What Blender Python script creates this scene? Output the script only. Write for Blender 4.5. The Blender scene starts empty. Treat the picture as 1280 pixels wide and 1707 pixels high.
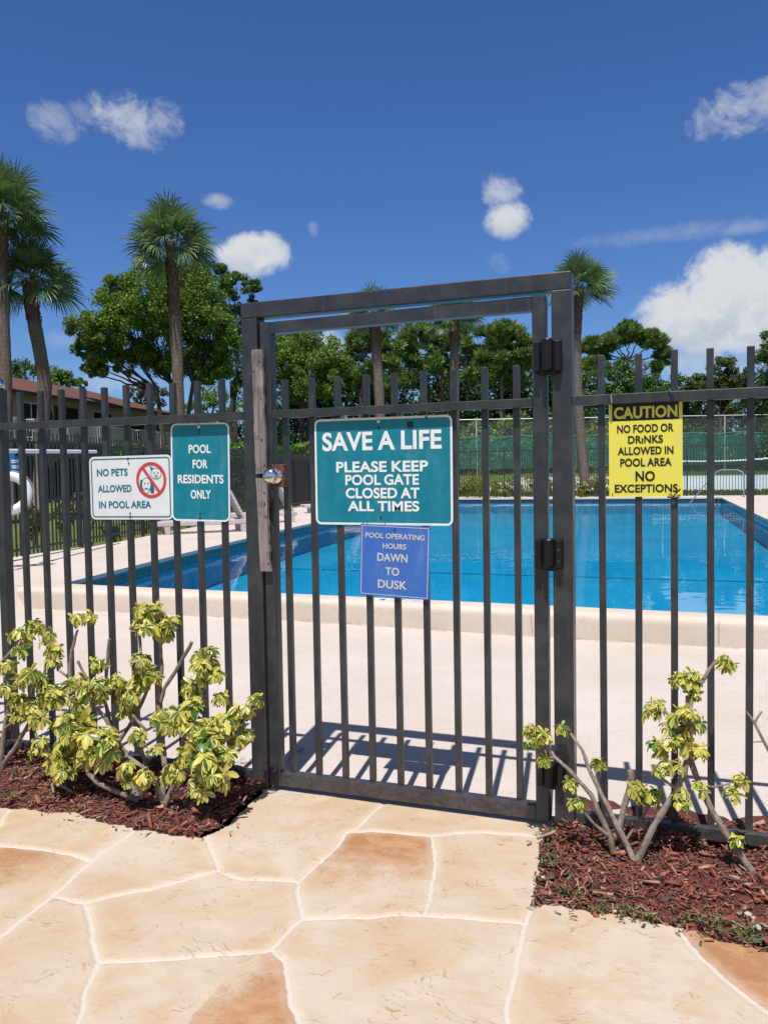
import bpy, bmesh, math, random
import numpy as np
from mathutils import Vector, Matrix
random.seed(7); RNG = np.random.default_rng(7)
SC = bpy.context.scene
COL = SC.collection

# ------------------------------------------------------------------ camera, sky, sun, exposure
cam_data = bpy.data.cameras.new('camera')
cam = bpy.data.objects.new('camera', cam_data); COL.objects.link(cam)
cam_data.sensor_fit = 'VERTICAL'; cam_data.sensor_height = 36.0; cam_data.lens = 29.3312
cam_data.clip_start = 0.05; cam_data.clip_end = 4000
cam.matrix_world = Matrix([[0.93486, -0.001016, 0.355015, 1.887984], [0.354618, 0.050058, -0.93367, -3.238247], [-0.016823, 0.998746, 0.047158, 1.408711], [0.0, 0.0, 0.0, 1.0]])
SC.camera = cam
SUN_DIR = Vector((0.062, -0.43, 1.0)).normalized()          # towards the sun
SUN_EL = math.asin(SUN_DIR.z); SUN_AZ = math.atan2(SUN_DIR.x, SUN_DIR.y)
sl = bpy.data.lights.new('sun', 'SUN'); sl.energy = 5.0; sl.angle = math.radians(0.5); sl.color = (1.0, 0.97, 0.935)
sun = bpy.data.objects.new('sun', sl); COL.objects.link(sun)
sun.rotation_euler = (-SUN_DIR).to_track_quat('-Z', 'Y').to_euler()
SC.view_settings.view_transform = 'Standard'; SC.view_settings.look = 'None'
SC.view_settings.exposure = 0.15; SC.view_settings.gamma = 1.0; SC.view_settings.use_curve_mapping = False
SC.render.engine = 'CYCLES'
SC.cycles.max_bounces = 8; SC.cycles.transparent_max_bounces = 12

world = bpy.data.worlds.new('World'); SC.world = world; world.use_nodes = True

class NG:
    """small helper for building node trees"""
    def __init__(self, nt):
        self.nt = nt; nt.nodes.clear()
    def n(self, t, ins=None, **kw):
        nd = self.nt.nodes.new(t)
        for k, v in kw.items(): setattr(nd, k, v)
        for k, v in (ins or {}).items():
            s = nd.inputs[k]
            if isinstance(v, bpy.types.NodeSocket): self.nt.links.new(v, s)
            else: s.default_value = v
        return nd
    def math(self, op, a, b=0.0, c=0.0, clamp=False):
        return self.n('ShaderNodeMath', {0: a, 1: b, 2: c}, operation=op, use_clamp=clamp).outputs[0]
    def vmath(self, op, a, b):
        nd = self.n('ShaderNodeVectorMath', {0: a, 1: b}, operation=op)
        return nd.outputs['Value' if op in ('DOT_PRODUCT', 'LENGTH', 'DISTANCE') else 'Vector']
    def mix(self, f, a, b, blend='MIX'):
        nd = self.n('ShaderNodeMix', data_type='RGBA', blend_type=blend)
        for i, v in ((0, f), (6, a), (7, b)):
            if isinstance(v, bpy.types.NodeSocket): self.nt.links.new(v, nd.inputs[i])
            else: nd.inputs[i].default_value = v if i == 0 or len(v) == 4 else (*v, 1)
        return nd.outputs[2]
    def ramp(self, f, stops):
        nd = self.n('ShaderNodeValToRGB', {0: f}); e = nd.color_ramp.elements
        while len(e) < len(stops): e.new(0.5)
        for i, (p, c) in enumerate(stops):
            e[i].position = p; e[i].color = c if len(c) == 4 else (*c, 1)
        return nd.outputs[0]
    def noise(self, vec, scale, detail=4, rough=0.55, dist=0.0):
        ins = {'Scale': scale, 'Detail': detail, 'Roughness': rough, 'Distortion': dist}
        if vec is not None: ins['Vector'] = vec
        return self.n('ShaderNodeTexNoise', ins).outputs[0]
    def sstep(self, v, a, b):
        return self.n('ShaderNodeMapRange', {0: v, 1: a, 2: b, 3: 0.0, 4: 1.0}, interpolation_type='SMOOTHSTEP').outputs[0]

def build_world():
    g = NG(world.node_tree)
    sky = g.n('ShaderNodeTexSky', sky_type='NISHITA', sun_disc=False)
    sky.sun_elevation = SUN_EL; sky.sun_rotation = SUN_AZ
    sky.altitude = 0; sky.air_density = 1.0; sky.dust_density = 0.6; sky.ozone_density = 3.0
    d = g.n('ShaderNodeTexCoord').outputs['Generated']
    col = g.n('ShaderNodeHueSaturation', {'Hue': 0.507, 'Saturation': 1.12, 'Value': 0.9, 'Color': sky.outputs[0]}).outputs[0]
    col = g.mix(1.0, col, (.63, .86, 1.18), 'MULTIPLY')
    zen = g.sstep(g.n('ShaderNodeSeparateXYZ', {0: d}).outputs[2], .48, .85)          # sky dimmed overhead to weaken the fill light in shadows
    col = g.mix(zen, col, g.mix(1.0, col, (.46, .44, .40), 'MULTIPLY'))
    cam_p = Vector(cam.matrix_world.translation)
    def dirv(p): return (Vector(p) - cam_p).normalized()
    # clouds: (points along the cloud's width, half width, half height in radians, strength, softness, noise scale)
    clouds = CLOUDS
    n1 = g.noise(d, 24, 9, 0.66, 0.5); n2 = g.noise(d, 75, 6, 0.65, 0.3)
    nn = g.math('ADD', g.math('MULTIPLY', n1, 0.72), g.math('MULTIPLY', n2, 0.28))
    nn = g.math('MULTIPLY', g.math('SUBTRACT', nn, 0.5), 2.0)
    dens = None; low = None
    for p, wx, wz, stg, soft, amp in clouds:
        c = dirv(p); rt = Vector((c.y, -c.x, 0)).normalized(); up = rt.cross(c)
        a = g.math('MULTIPLY', g.vmath('DOT_PRODUCT', d, tuple(rt)), 1 / wx)
        b = g.math('SUBTRACT', g.vmath('DOT_PRODUCT', d, tuple(up)), up.dot(c)); b = g.math('MULTIPLY', b, 1 / wz)
        r2 = g.math('ADD', g.math('MULTIPLY', a, a), g.math('MULTIPLY', b, b))
        fr = g.math('GREATER_THAN', g.vmath('DOT_PRODUCT', d, tuple(c)), 0.5)
        v = g.math('ADD', g.math('SUBTRACT', 1.0, r2), g.math('MULTIPLY', nn, amp))
        m = g.math('MULTIPLY', g.math('MULTIPLY', g.sstep(v, -.05, soft * 1.35), stg), fr)
        lo = g.math('MULTIPLY', g.sstep(g.math('MULTIPLY', b, -1.0), -0.3, 1.0), m)
        dens = m if dens is None else g.math('MAXIMUM', dens, m)
        low = lo if low is None else g.math('MAXIMUM', low, lo)
    # unseen broken cloud, added behind the viewer as neutral fill light
    back = g.sstep(g.vmath('DOT_PRODUCT', d, (.30, -.93, .20)), .05, .45)
    bc = g.math('MULTIPLY', g.sstep(g.noise(d, 3.2, 7, .6, .4), .40, .62), g.math('MULTIPLY', back, .7))
    dens = g.math('MAXIMUM', dens, bc)
    body = g.mix(g.math('MULTIPLY', low, g.sstep(nn, -0.15, 0.1)), (6.6, 6.8, 7.1), (4.6, 5.1, 5.9))  # greyer undersides: the clouds' own shade is put into their colour
    col = g.mix(dens, col, body)
    bg = g.n('ShaderNodeBackground', {'Color': col, 'Strength': 0.095})
    g.nt.links.new(bg.outputs[0], g.n('ShaderNodeOutputWorld').inputs[0])
CLOUDS = [
    ((-62.229, 81.652, 44.279), .046, .030, .66, 1.1, 2.6), ((-59.069, 82.825, 43.720), .026, .026, .55, 1.1, 2.6),
    ((-70.295, 78.567, 43.922), .030, .020, .36, 1.2, 3.0), ((-67.271, 79.775, 45.088), .026, .012, .25, 1.2, 3.0),
    ((-48.097, 86.185, 27.652), .050, .026, 1.0, .55, 1.3), ((-49.777, 85.552, 27.754), .035, .018, 1.0, .6, 1.2), ((-46.753, 86.746, 28.634), .024, .018, .9, .7, 1.4),
    ((-52.136, 84.980, 34.188), .019, .010, .6, 1.1, 1.8), ((-41.513, 88.846, 30.765), .008, .010, .3, 1.2, 2.4),
    ((-19.870, 97.114, 31.525), .028, .024, .95, .7, 1.3), ((-20.478, 97.039, 34.624), .025, .022, .7, .9, 2.2),
    ((-20.873, 96.480, 26.516), .014, .014, .22, 1.2, 2.6),
    ((5.660, 107.451, 43.991), .048, .024, .6, 1.1, 2.8), ((9.020, 108.762, 44.649), .028, .026, .55, 1.1, 2.6), ((3.309, 106.487, 42.597), .018, .014, .4, 1.2, 2.6),
    ((0.633, 104.819, 29.720), .14, .012, .26, 1.3, 1.6), ((7.355, 107.394, 30.101), .08, .009, .3, 1.2, 1.6),
    ((0.644, 104.315, 19.666), .062, .042, 1.0, .55, 1.1), ((5.010, 106.098, 22.101), .060, .055, 1.0, .5, 1.2), ((9.717, 107.829, 20.939), .065, .065, 1.0, .55, 1.2), ((5.686, 106.155, 18.139), .085, .040, .95, .6, 1.2), ((-2.043, 103.205, 17.919), .035, .022, .9, .7, 1.4),
    ((4.010, 105.320, 14.220), .11, .030, .55, 1.1, 2.0), ((-1.371, 103.442, 17.548), .05, .03, .7, 1.0, 2.2),
    ((-39.347, 88.928, 16.077), .045, .026, .75, 1.0, 2.2), ((-62.869, 79.806, 12.551), .06, .014, .4, 1.2, 2.0), ((-69.260, 77.653, 18.052), .05, .012, .18, 1.3, 2.0),
    ((-36.323, 90.111, 16.741), .10, .02, .35, 1.3, 2.0),
]
build_world()

# ------------------------------------------------------------------ mesh helpers
class MB:
    """collects primitives that become ONE mesh"""
    def __init__(self): self.v = []; self.f = []; self.uv = []
    def add(self, vs, fs, uvs=None):
        o = len(self.v); self.v += [tuple(p) for p in vs]
        for i, f in enumerate(fs):
            self.f.append(tuple(o + k for k in f)); self.uv.append(uvs[i] if uvs else None)
        return self
    def box(self, x0, x1, y0, y1, z0, z1, b=0.0):
        if b <= 0:
            v = [(x, y, z) for x in (x0, x1) for y in (y0, y1) for z in (z0, z1)]
            return self.add(v, [(0, 1, 3, 2), (4, 6, 7, 5), (0, 4, 5, 1), (2, 3, 7, 6), (0, 2, 6, 4), (1, 5, 7, 3)])
        bm = bmesh.new(); bmesh.ops.create_cube(bm, size=1)
        for q in bm.verts: q.co = Vector(((x0 + x1) / 2 + q.co.x * (x1 - x0), (y0 + y1) / 2 + q.co.y * (y1 - y0), (z0 + z1) / 2 + q.co.z * (z1 - z0)))
        bmesh.ops.bevel(bm, geom=bm.edges[:], offset=b, segments=2, affect='EDGES', profile=0.5)
        return self.bm(bm)
    def bm(self, bm):
        bm.verts.index_update()
        self.add([v.co[:] for v in bm.verts], [[v.index for v in f.verts] for f in bm.faces]); bm.free(); return self
    def tube(self, pts, rad, n=8, cap=True):
        pts = [Vector(p) for p in pts]
        if not hasattr(rad, '__len__'): rad = [rad] * len(pts)
        t = (pts[1] - pts[0]).normalized(); ref = Vector((0, 0, 1)) if abs(t.z) < 0.9 else Vector((1, 0, 0))
        nrm = t.cross(ref).normalized(); vs = []
        for i, p in enumerate(pts):
            a = pts[max(0, i - 1)]; b = pts[min(len(pts) - 1, i + 1)]
            tt = (b - a).normalized()
            nrm = (nrm - tt * nrm.dot(tt)).normalized(); bi = tt.cross(nrm)
            for k in range(n):
                an = 2 * math.pi * k / n
                vs.append(p + (nrm * math.cos(an) + bi * math.sin(an)) * rad[i])
        fs = []
        for i in range(len(pts) - 1):
            for k in range(n):
                a = i * n + k; b = i * n + (k + 1) % n
                fs.append((a, b, b + n, a + n))
        if cap: fs.append(tuple(range(n - 1, -1, -1))); fs.append(tuple(range((len(pts) - 1) * n, len(pts) * n)))
        return self.add(vs, fs)
    def lathe(self, c, prof, axis='Z', n=20):
        vs = []; fs = []
        for r, h in prof:
            for k in range(n):
                a = 2 * math.pi * k / n; x, y = r * math.cos(a), r * math.sin(a)
                p = {'Z': (x, y, h), 'Y': (x, h, y), 'X': (h, x, y)}[axis]
                vs.append((c[0] + p[0], c[1] + p[1], c[2] + p[2]))
        for i in range(len(prof) - 1):
            for k in range(n):
                a = i * n + k; b = i * n + (k + 1) % n; fs.append((a, b, b + n, a + n))
        fs.append(tuple(range(n))); fs.append(tuple(range((len(prof) - 1) * n, len(prof) * n)))
        return self.add(vs, fs)
    def prism(self, poly, y0, y1):
        """polygon in x,z extruded along y"""
        n = len(poly)
        v = [(x, y0, z) for x, z in poly] + [(x, y1, z) for x, z in poly]
        return self.add(v, [tuple(range(n)), tuple(range(2 * n - 1, n - 1, -1))] + [(i, i + n, (i + 1) % n + n, (i + 1) % n) for i in range(n)])
    def ring(self, outer, inner, y):
        n = len(outer)
        v = [(x, y, z) for x, z in outer] + [(x, y, z) for x, z in inner]
        return self.add(v, [(i, (i + 1) % n, (i + 1) % n + n, i + n) for i in range(n)])
    def build(self, name, m, parent=None, smooth=False, local=False, **props):
        off = Vector((0, 0, 0))
        if not local:
            p = parent
            while p is not None: off += p.location; p = p.parent
        me = bpy.data.meshes.new(name)
        me.from_pydata([tuple(Vector(p) - off) for p in self.v], [], self.f)
        if any(u for u in self.uv):
            ul = me.uv_layers.new(name='UVMap'); i = 0
            for f, u in zip(self.f, self.uv):
                for k in range(len(f)):
                    if u: ul.data[i].uv = u[k]
                    i += 1
        bm = bmesh.new(); bm.from_mesh(me); bmesh.ops.recalc_face_normals(bm, faces=bm.faces); bm.to_mesh(me); bm.free()
        if smooth:
            me.polygons.foreach_set('use_smooth', [True] * len(me.polygons))
            try: me.set_sharp_from_angle(angle=math.radians(40))
            except Exception: pass
        me.materials.append(m)
        return link(name, me, parent, **props)

def link(name, me, parent=None, **props):
    o = bpy.data.objects.new(name, me); COL.objects.link(o)
    if parent is not None: o.parent = parent
    for k, v in props.items(): o[k] = v
    return o

def np_mesh(name, V, Fq, m, parent=None, uv=None, off=None, **props):
    """fast quad mesh from numpy arrays"""
    V = np.asarray(V, dtype=np.float32)
    if off is None:
        off = Vector((0, 0, 0)); p = parent
        while p is not None: off += p.location; p = p.parent
    V = V - np.array(off, dtype=np.float32)
    Fq = np.asarray(Fq, dtype=np.int32); k = Fq.shape[1]
    me = bpy.data.meshes.new(name)
    me.vertices.add(len(V)); me.vertices.foreach_set('co', V.ravel())
    me.loops.add(Fq.size); me.loops.foreach_set('vertex_index', Fq.ravel())
    me.polygons.add(len(Fq)); me.polygons.foreach_set('loop_start', np.arange(0, Fq.size, k, dtype=np.int32))
    if uv is not None:
        ul = me.uv_layers.new(name='UVMap'); ul.data.foreach_set('uv', np.asarray(uv, dtype=np.float32).ravel())
    me.update(calc_edges=True); me.validate()
    me.materials.append(m)
    return link(name, me, parent, **props)

def thing(name, label, cat, loc=(0, 0, 0), group=None):
    o = bpy.data.objects.new(name, None); COL.objects.link(o); o.location = loc; o.empty_display_size = .1
    o['label'] = label; o['category'] = cat
    if group: o['group'] = group
    bpy.context.view_layer.update() if False else None
    return o

def tag(o, label, cat, group=None):
    o['label'] = label; o['category'] = cat
    if group: o['group'] = group
    return o

def copy_tree(o, loc=None, rz=None, scale=None, label=None, parent=None):
    c = o.copy(); COL.objects.link(c)
    if parent is not None: c.parent = parent
    for ch in list(o.children): copy_tree(ch, parent=c)
    if loc is not None: c.location = loc
    if rz is not None: c.rotation_euler = (0, 0, rz)
    if scale is not None: c.scale = (scale, scale, scale)
    if label: c['label'] = label
    return c

# ------------------------------------------------------------------ materials
def mat(name, col, rough=0.6, spec=0.5, metal=0.0, var=0.0, vscale=8.0, bump=0.0, bscale=40.0, col2=None, vrough=0.6):
    m = bpy.data.materials.new(name); m.use_nodes = True; g = NG(m.node_tree)
    obj = g.n('ShaderNodeTexCoord').outputs['Object']
    c = (*col, 1)
    cs = c
    if var > 0 or col2:
        nz = g.noise(obj, vscale, 6, vrough)
        c2 = col2 if col2 else tuple(x * (1 - var) for x in col)
        cs = g.mix(g.sstep(nz, 0.36, 0.66), (*col, 1), (*c2, 1))
    p = g.n('ShaderNodeBsdfPrincipled', {'Base Color': cs, 'Roughness': rough, 'Specular IOR Level': spec, 'Metallic': metal})
    if bump > 0:
        b = g.n('ShaderNodeBump', {'Strength': bump, 'Distance': 0.01, 'Height': g.noise(obj, bscale, 6, 0.6)})
        g.nt.links.new(b.outputs[0], p.inputs['Normal'])
    g.nt.links.new(p.outputs[0], g.n('ShaderNodeOutputMaterial').inputs[0])
    return m

def leaf_mat(name, cols, trans=0.35, rough=0.45, spec=0.4):
    """cols: list of colours picked per leaf"""
    m = bpy.data.materials.new(name); m.use_nodes = True; g = NG(m.node_tree)
    geo = g.n('ShaderNodeNewGeometry'); r = geo.outputs['Random Per Island']
    n = len(cols)
    c = g.ramp(r, [(i / (n - 1), cols[i]) for i in range(n)])
    p = g.n('ShaderNodeBsdfPrincipled', {'Base Color': c, 'Roughness': rough, 'Specular IOR Level': spec})
    t = g.n('ShaderNodeBsdfTranslucent', {'Color': g.mix(0.5, c, (0.12, 0.2, 0.02))})
    mx = g.n('ShaderNodeMixShader', {0: trans, 1: p.outputs[0], 2: t.outputs[0]})
    g.nt.links.new(mx.outputs[0], g.n('ShaderNodeOutputMaterial').inputs[0])
    return m

def iron_mat():
    m = bpy.data.materials.new('painted_iron'); m.use_nodes = True; g = NG(m.node_tree)
    obj = g.n('ShaderNodeNewGeometry').outputs['Position']
    a = g.noise(obj, 9, 6, 0.65); b = g.noise(obj, 55, 5, 0.7)
    st = g.n('ShaderNodeMapping', {'Vector': obj, 'Scale': (38, 38, 3)}).outputs[0]
    sk = g.noise(st, 1, 5, 0.7)
    c = g.mix(g.sstep(a, 0.35, 0.7), (0.023, 0.0245, 0.030), (0.042, 0.043, 0.047))
    c = g.mix(g.math('MULTIPLY', g.sstep(sk, 0.55, 0.78), 0.55), c, (0.095, 0.088, 0.082))
    c = g.mix(g.math('MULTIPLY', g.sstep(b, 0.70, 0.76), 0.6), c, (0.20, 0.17, 0.15))
    zz = g.n('ShaderNodeSeparateXYZ', {0: obj}).outputs[2]
    rs = g.math('MULTIPLY', g.math('SUBTRACT', 1.0, g.sstep(zz, .03, .16)), g.sstep(g.noise(obj, 30, 6, .75), .56, .68)); c = g.mix(g.math('MULTIPLY', rs, .7), c, (.11, .045, .022))
    dust = g.math('MULTIPLY', g.math('SUBTRACT', 1.0, g.sstep(zz, 0.0, 0.22)), g.sstep(b, 0.35, 0.65))
    c = g.mix(g.math('MULTIPLY', dust, 0.35), c, (0.16, 0.115, 0.085))
    p = g.n('ShaderNodeBsdfPrincipled', {'Base Color': c, 'Roughness': g.math('ADD', 0.22, g.math('MULTIPLY', a, 0.3)), 'Specular IOR Level': 0.5})
    bp = g.n('ShaderNodeBump', {'Strength': 0.25, 'Distance': 0.002, 'Height': g.math('ADD', b, g.math('MULTIPLY', sk, 0.6))})
    g.nt.links.new(bp.outputs[0], p.inputs['Normal'])
    g.nt.links.new(p.outputs[0], g.n('ShaderNodeOutputMaterial').inputs[0])
    return m

IRON = iron_mat()
FAR_IRON = mat('dark_iron', (0.03, 0.03, 0.033), .5, .4)
CHROME = mat('chrome', (0.75, 0.74, 0.72), .12, .5, 1.0, var=.15, vscale=30)
STEEL = mat('steel', (0.72, 0.72, 0.72), .25, .5, 1.0)
RUST = mat('rusty_iron', (0.045, 0.038, 0.038), .7, .3, 0, col2=(0.17, 0.06, 0.035), vscale=45, bump=.4, bscale=120)
BLACKP = mat('black_plastic', (0.007, 0.007, 0.008), .42, .35, var=.3, vscale=30)
BLACK = mat('black_paint', (0.012, 0.012, 0.012), .5, .4)
TEAL = mat('teal_sign', (0.0, 0.165, 0.235), .32, .45, col2=(0.005, 0.19, 0.26), vscale=14)
def weather(m, chalk, amount):
    g = NG.__new__(NG); g.nt = m.node_tree; p = next(n for n in g.nt.nodes if n.type == 'BSDF_PRINCIPLED'); src = p.inputs['Base Color'].links[0].from_socket
    o = g.n('ShaderNodeTexCoord').outputs['Object']; a = g.noise(g.n('ShaderNodeMapping', {'Vector': o, 'Scale': (14, 14, 4)}).outputs[0], 1, 7, .72, .4); f = g.noise(o, 120, 5, .75)
    c = g.mix(g.math('MULTIPLY', g.sstep(a, .48, .72), amount), src, chalk); c = g.mix(g.math('MULTIPLY', g.sstep(f, .66, .74), amount * 1.6), c, chalk)
    g.nt.links.new(c, p.inputs['Base Color']); g.nt.links.new(g.math('ADD', .28, g.math('MULTIPLY', a, .3)), p.inputs['Roughness'])
weather(TEAL, (.10, .27, .31), .30)
TEALINK = mat('teal_ink', (0.0, 0.14, 0.19), .45, .4)
WHITESIGN = mat('white_sign', (0.70, 0.70, 0.72), .35, .45, var=.06, vscale=12)
WHITEINK = mat('white_ink', (0.76, 0.78, 0.78), .4, .4, var=.1, vscale=40)
BLUESIGN = mat('blue_sign', (0.035, 0.125, 0.46), .38, .45, col2=(0.045, 0.14, 0.44), vscale=10)
BLUEINK = mat('pale_ink', (0.56, 0.55, 0.58), .5, .4, var=.15, vscale=60)
YELLOW = mat('yellow_sign', (0.74, 0.66, 0.075), .45, .4, col2=(0.70, 0.63, 0.09), vscale=9)
weather(BLUESIGN, (.16, .24, .50), .35); weather(YELLOW, (.62, .58, .22), .35); weather(WHITESIGN, (.52, .50, .49), .30)
REDINK = mat('red_ink', (0.56, 0.045, 0.06), .45, .4)
ALU = mat('aluminium', (0.6, 0.6, 0.62), .4, .5, .9)

# ------------------------------------------------------------------ ground, walkway, deck, pool
def ground_mats():
    out = {}
    # stamped concrete
    m = bpy.data.materials.new('stamped_concrete'); m.use_nodes = True; g = NG(m.node_tree)
    obj = g.n('ShaderNodeTexCoord').outputs['Object']
    j = g.n('ShaderNodeAttribute', attribute_name='joint').outputs['Fac']
    br = g.n('ShaderNodeAttribute', attribute_name='brown').outputs['Fac']
    ti = g.n('ShaderNodeAttribute', attribute_name='tint').outputs['Fac']
    big = g.noise(obj, 2.6, 6, 0.6, 0.6); mid = g.noise(obj, 11, 8, 0.68, 0.35); fine = g.noise(obj, 260, 4, 0.7)
    spk = g.noise(obj, 90, 6, 0.75)
    c = g.mix(g.sstep(big, 0.33, 0.7), (0.51, 0.415, 0.322), (0.475, 0.35, 0.232))
    c = g.mix(g.math('MULTIPLY', g.sstep(ti, 0.0, 1.0), 0.55), c, (0.535, 0.455, 0.37))
    stn = g.noise(g.n('ShaderNodeMapping', {'Vector': obj, 'Rotation': (0, 0, .6), 'Scale': (2.0, 3.4, 1)}).outputs[0], 2.2, 8, .66, .6)
    c = g.mix(g.math('MULTIPLY', g.sstep(stn, 0.48, 0.72), 0.42), c, (0.47, 0.30, 0.165))
    blo = g.noise(obj, 3.6, 7, .6, .3); c = g.mix(g.math('MULTIPLY', g.sstep(blo, .46, .68), .75), c, (.475, .325, .19))
    grit = g.noise(obj, 420, 3, .8); c = g.mix(g.math('MULTIPLY', g.sstep(grit, .56, .75), .28), c, (.30, .19, .10))
    c = g.mix(g.math('MULTIPLY', g.sstep(mid, 0.52, 0.78), 0.35), c, (0.48, 0.30, 0.16))
    c = g.mix(g.math('MULTIPLY', g.sstep(spk, 0.60, 0.74), 0.35), c, (0.34, 0.19, 0.09))
    bn = g.math('ADD', br, g.math('MULTIPLY', g.math('SUBTRACT', mid, 0.5), 1.6))
    bn = g.math('ADD', bn, g.math('MULTIPLY', g.math('SUBTRACT', spk, 0.5), 0.9))
    bn = g.math('MULTIPLY', g.sstep(bn, 0.12, 0.95), g.sstep(br, 0.02, 0.2))
    c = g.mix(g.math('MULTIPLY', bn, 0.92), c, g.mix(g.sstep(g.math('ADD', mid, g.math('MULTIPLY', g.math('SUBTRACT', stn, .5), 1.2)), .35, .75), (0.335, 0.150, 0.058), (0.455, 0.255, 0.13)))
    # groups of short trowel nicks
    wv = g.vmath('ADD', obj, g.n('ShaderNodeVectorMath', {0: g.n('ShaderNodeTexNoise', {'Vector': obj, 'Scale': 2.5, 'Detail': 3.0}).outputs['Color'], 1: (.6, .6, .6)}, operation='MULTIPLY').outputs[0])
    nk = g.noise(g.n('ShaderNodeMapping', {'Vector': wv, 'Rotation': (0, 0, .9), 'Scale': (26, 90, 1)}).outputs[0], 1, 4, .6)
    nk2 = g.noise(g.n('ShaderNodeMapping', {'Vector': wv, 'Rotation': (0, 0, -.5), 'Scale': (18, 75, 1)}).outputs[0], 1, 4, .6)
    pm = g.sstep(g.noise(obj, 5.5, 5, .6), .50, .62); pm2 = g.sstep(g.noise(obj, 7.3, 5, .6), .53, .62)
    nick = g.math('MAXIMUM', g.math('MULTIPLY', g.sstep(nk, .60, .68), pm), g.math('MULTIPLY', g.sstep(nk2, .60, .68), pm2))
    c = g.mix(g.math('MULTIPLY', nick, .62), c, (.36, .21, .10))
    # trowel scratches
    vor = g.n('ShaderNodeTexVoronoi', {'Vector': g.vmath('ADD', obj, g.n('ShaderNodeVectorMath', {0: g.n('ShaderNodeTexNoise', {'Vector': obj, 'Scale': 5.0, 'Detail': 4.0}).outputs['Color'], 1: (.35, .35, .35)}, operation='MULTIPLY').outputs[0]), 'Scale': 5.5}, feature='DISTANCE_TO_EDGE').outputs[0]
    scr = g.math('MULTIPLY', g.math('SUBTRACT', 1.0, g.sstep(vor, 0.0, 0.018)), g.sstep(mid, 0.56, 0.64))
    c = g.mix(g.math('MULTIPLY', scr, 0.5), c, (0.36, 0.20, 0.09))
    jn = g.math('ADD', j, g.math('MULTIPLY', g.math('SUBTRACT', g.noise(obj, 70, 5, 0.7), 0.5), 0.010))
    gm = g.math('SUBTRACT', 1.0, g.sstep(jn, 0.0040, 0.0078))
    halo = g.math('SUBTRACT', 1.0, g.sstep(jn, 0.006, 0.045))
    c = g.mix(g.math('MULTIPLY', halo, 0.30), c, (0.60, 0.50, 0.40))
    c = g.mix(gm, c, g.mix(spk, (0.585, 0.525, 0.465), (0.53, 0.45, 0.375)))
    p = g.n('ShaderNodeBsdfPrincipled', {'Base Color': c, 'Roughness': 0.62, 'Specular IOR Level': 0.35})
    h = g.math('ADD', g.math('MULTIPLY', mid, 0.9), g.math('MULTIPLY', fine, 0.10))
    h = g.math('SUBTRACT', h, g.math('ADD', g.math('MULTIPLY', scr, 0.35), g.math('MULTIPLY', nick, .35)))
    bp = g.n('ShaderNodeBump', {'Strength': 0.6, 'Distance': 0.010, 'Height': h})
    g.nt.links.new(bp.outputs[0], p.inputs['Normal'])
    g.nt.links.new(p.outputs[0], g.n('ShaderNodeOutputMaterial').inputs[0]); out['walk'] = m
    # pool deck
    def deck(name, c1, c2, spot):
        m = bpy.data.materials.new(name); m.use_nodes = True; g = NG(m.node_tree)
        obj = g.n('ShaderNodeTexCoord').outputs['Object']
        a = g.noise(obj, 0.9, 6, 0.6); b = g.noise(obj, 28, 6, 0.7); f = g.noise(obj, 150, 4, 0.7)
        c = g.mix(g.sstep(a, 0.3, 0.7), c1, c2)
        c = g.mix(g.math('MULTIPLY', g.sstep(b, 0.50, 0.70), 0.5), c, tuple(x * .80 for x in c2)); c = g.mix(g.math('MULTIPLY', g.sstep(g.noise(obj, 5, 7, .72, .5), .52, .75), .35), c, tuple(x * .78 for x in c2))
        c = g.mix(g.math('MULTIPLY', g.sstep(f, 0.62, 0.72), 0.35), c, spot)
        p = g.n('ShaderNodeBsdfPrincipled', {'Base Color': c, 'Roughness': 0.85, 'Specular IOR Level': 0.2})
        bp = g.n('ShaderNodeBump', {'Strength': 0.5, 'Distance': 0.006, 'Height': g.math('ADD', g.math('MULTIPLY', b, .6), f)})
        g.nt.links.new(bp.outputs[0], p.inputs['Normal'])
        g.nt.links.new(p.outputs[0], g.n('ShaderNodeOutputMaterial').inputs[0]); return m
    out['deck'] = deck('deck_coating', (0.575, 0.505, 0.455), (0.515, 0.44, 0.38), (0.34, 0.27, 0.225))
    out['curb'] = deck('curb_concrete', (0.62, 0.535, 0.45), (0.56, 0.475, 0.39), (0.38, 0.31, 0.26))
    out['lawn'] = mat('lawn', (0.075, 0.125, 0.022), .9, .2, col2=(0.13, 0.16, 0.04), vscale=.7, bump=.6, bscale=25)
    m = bpy.data.materials.new('mulch'); m.use_nodes = True; g = NG(m.node_tree)
    obj = g.n('ShaderNodeTexCoord').outputs['Object']
    a = g.noise(obj, 22, 8, 0.75, 1.5)
    c = g.ramp(a, [(0.25, (0.03, 0.016, 0.015)), (0.48, (0.17, 0.055, 0.046)), (0.62, (0.25, 0.085, 0.068)), (0.8, (0.33, 0.19, 0.15))])
    p = g.n('ShaderNodeBsdfPrincipled', {'Base Color': c, 'Roughness': 0.9, 'Specular IOR Level': 0.2})
    bp = g.n('ShaderNodeBump', {'Strength': 1.0, 'Distance': 0.03, 'Height': a})
    g.nt.links.new(bp.outputs[0], p.inputs['Normal'])
    g.nt.links.new(p.outputs[0], g.n('ShaderNodeOutputMaterial').inputs[0]); out['mulch'] = m
    return out
GM = ground_mats()

ZD = 0.22       # level of the raised pool surround
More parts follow.
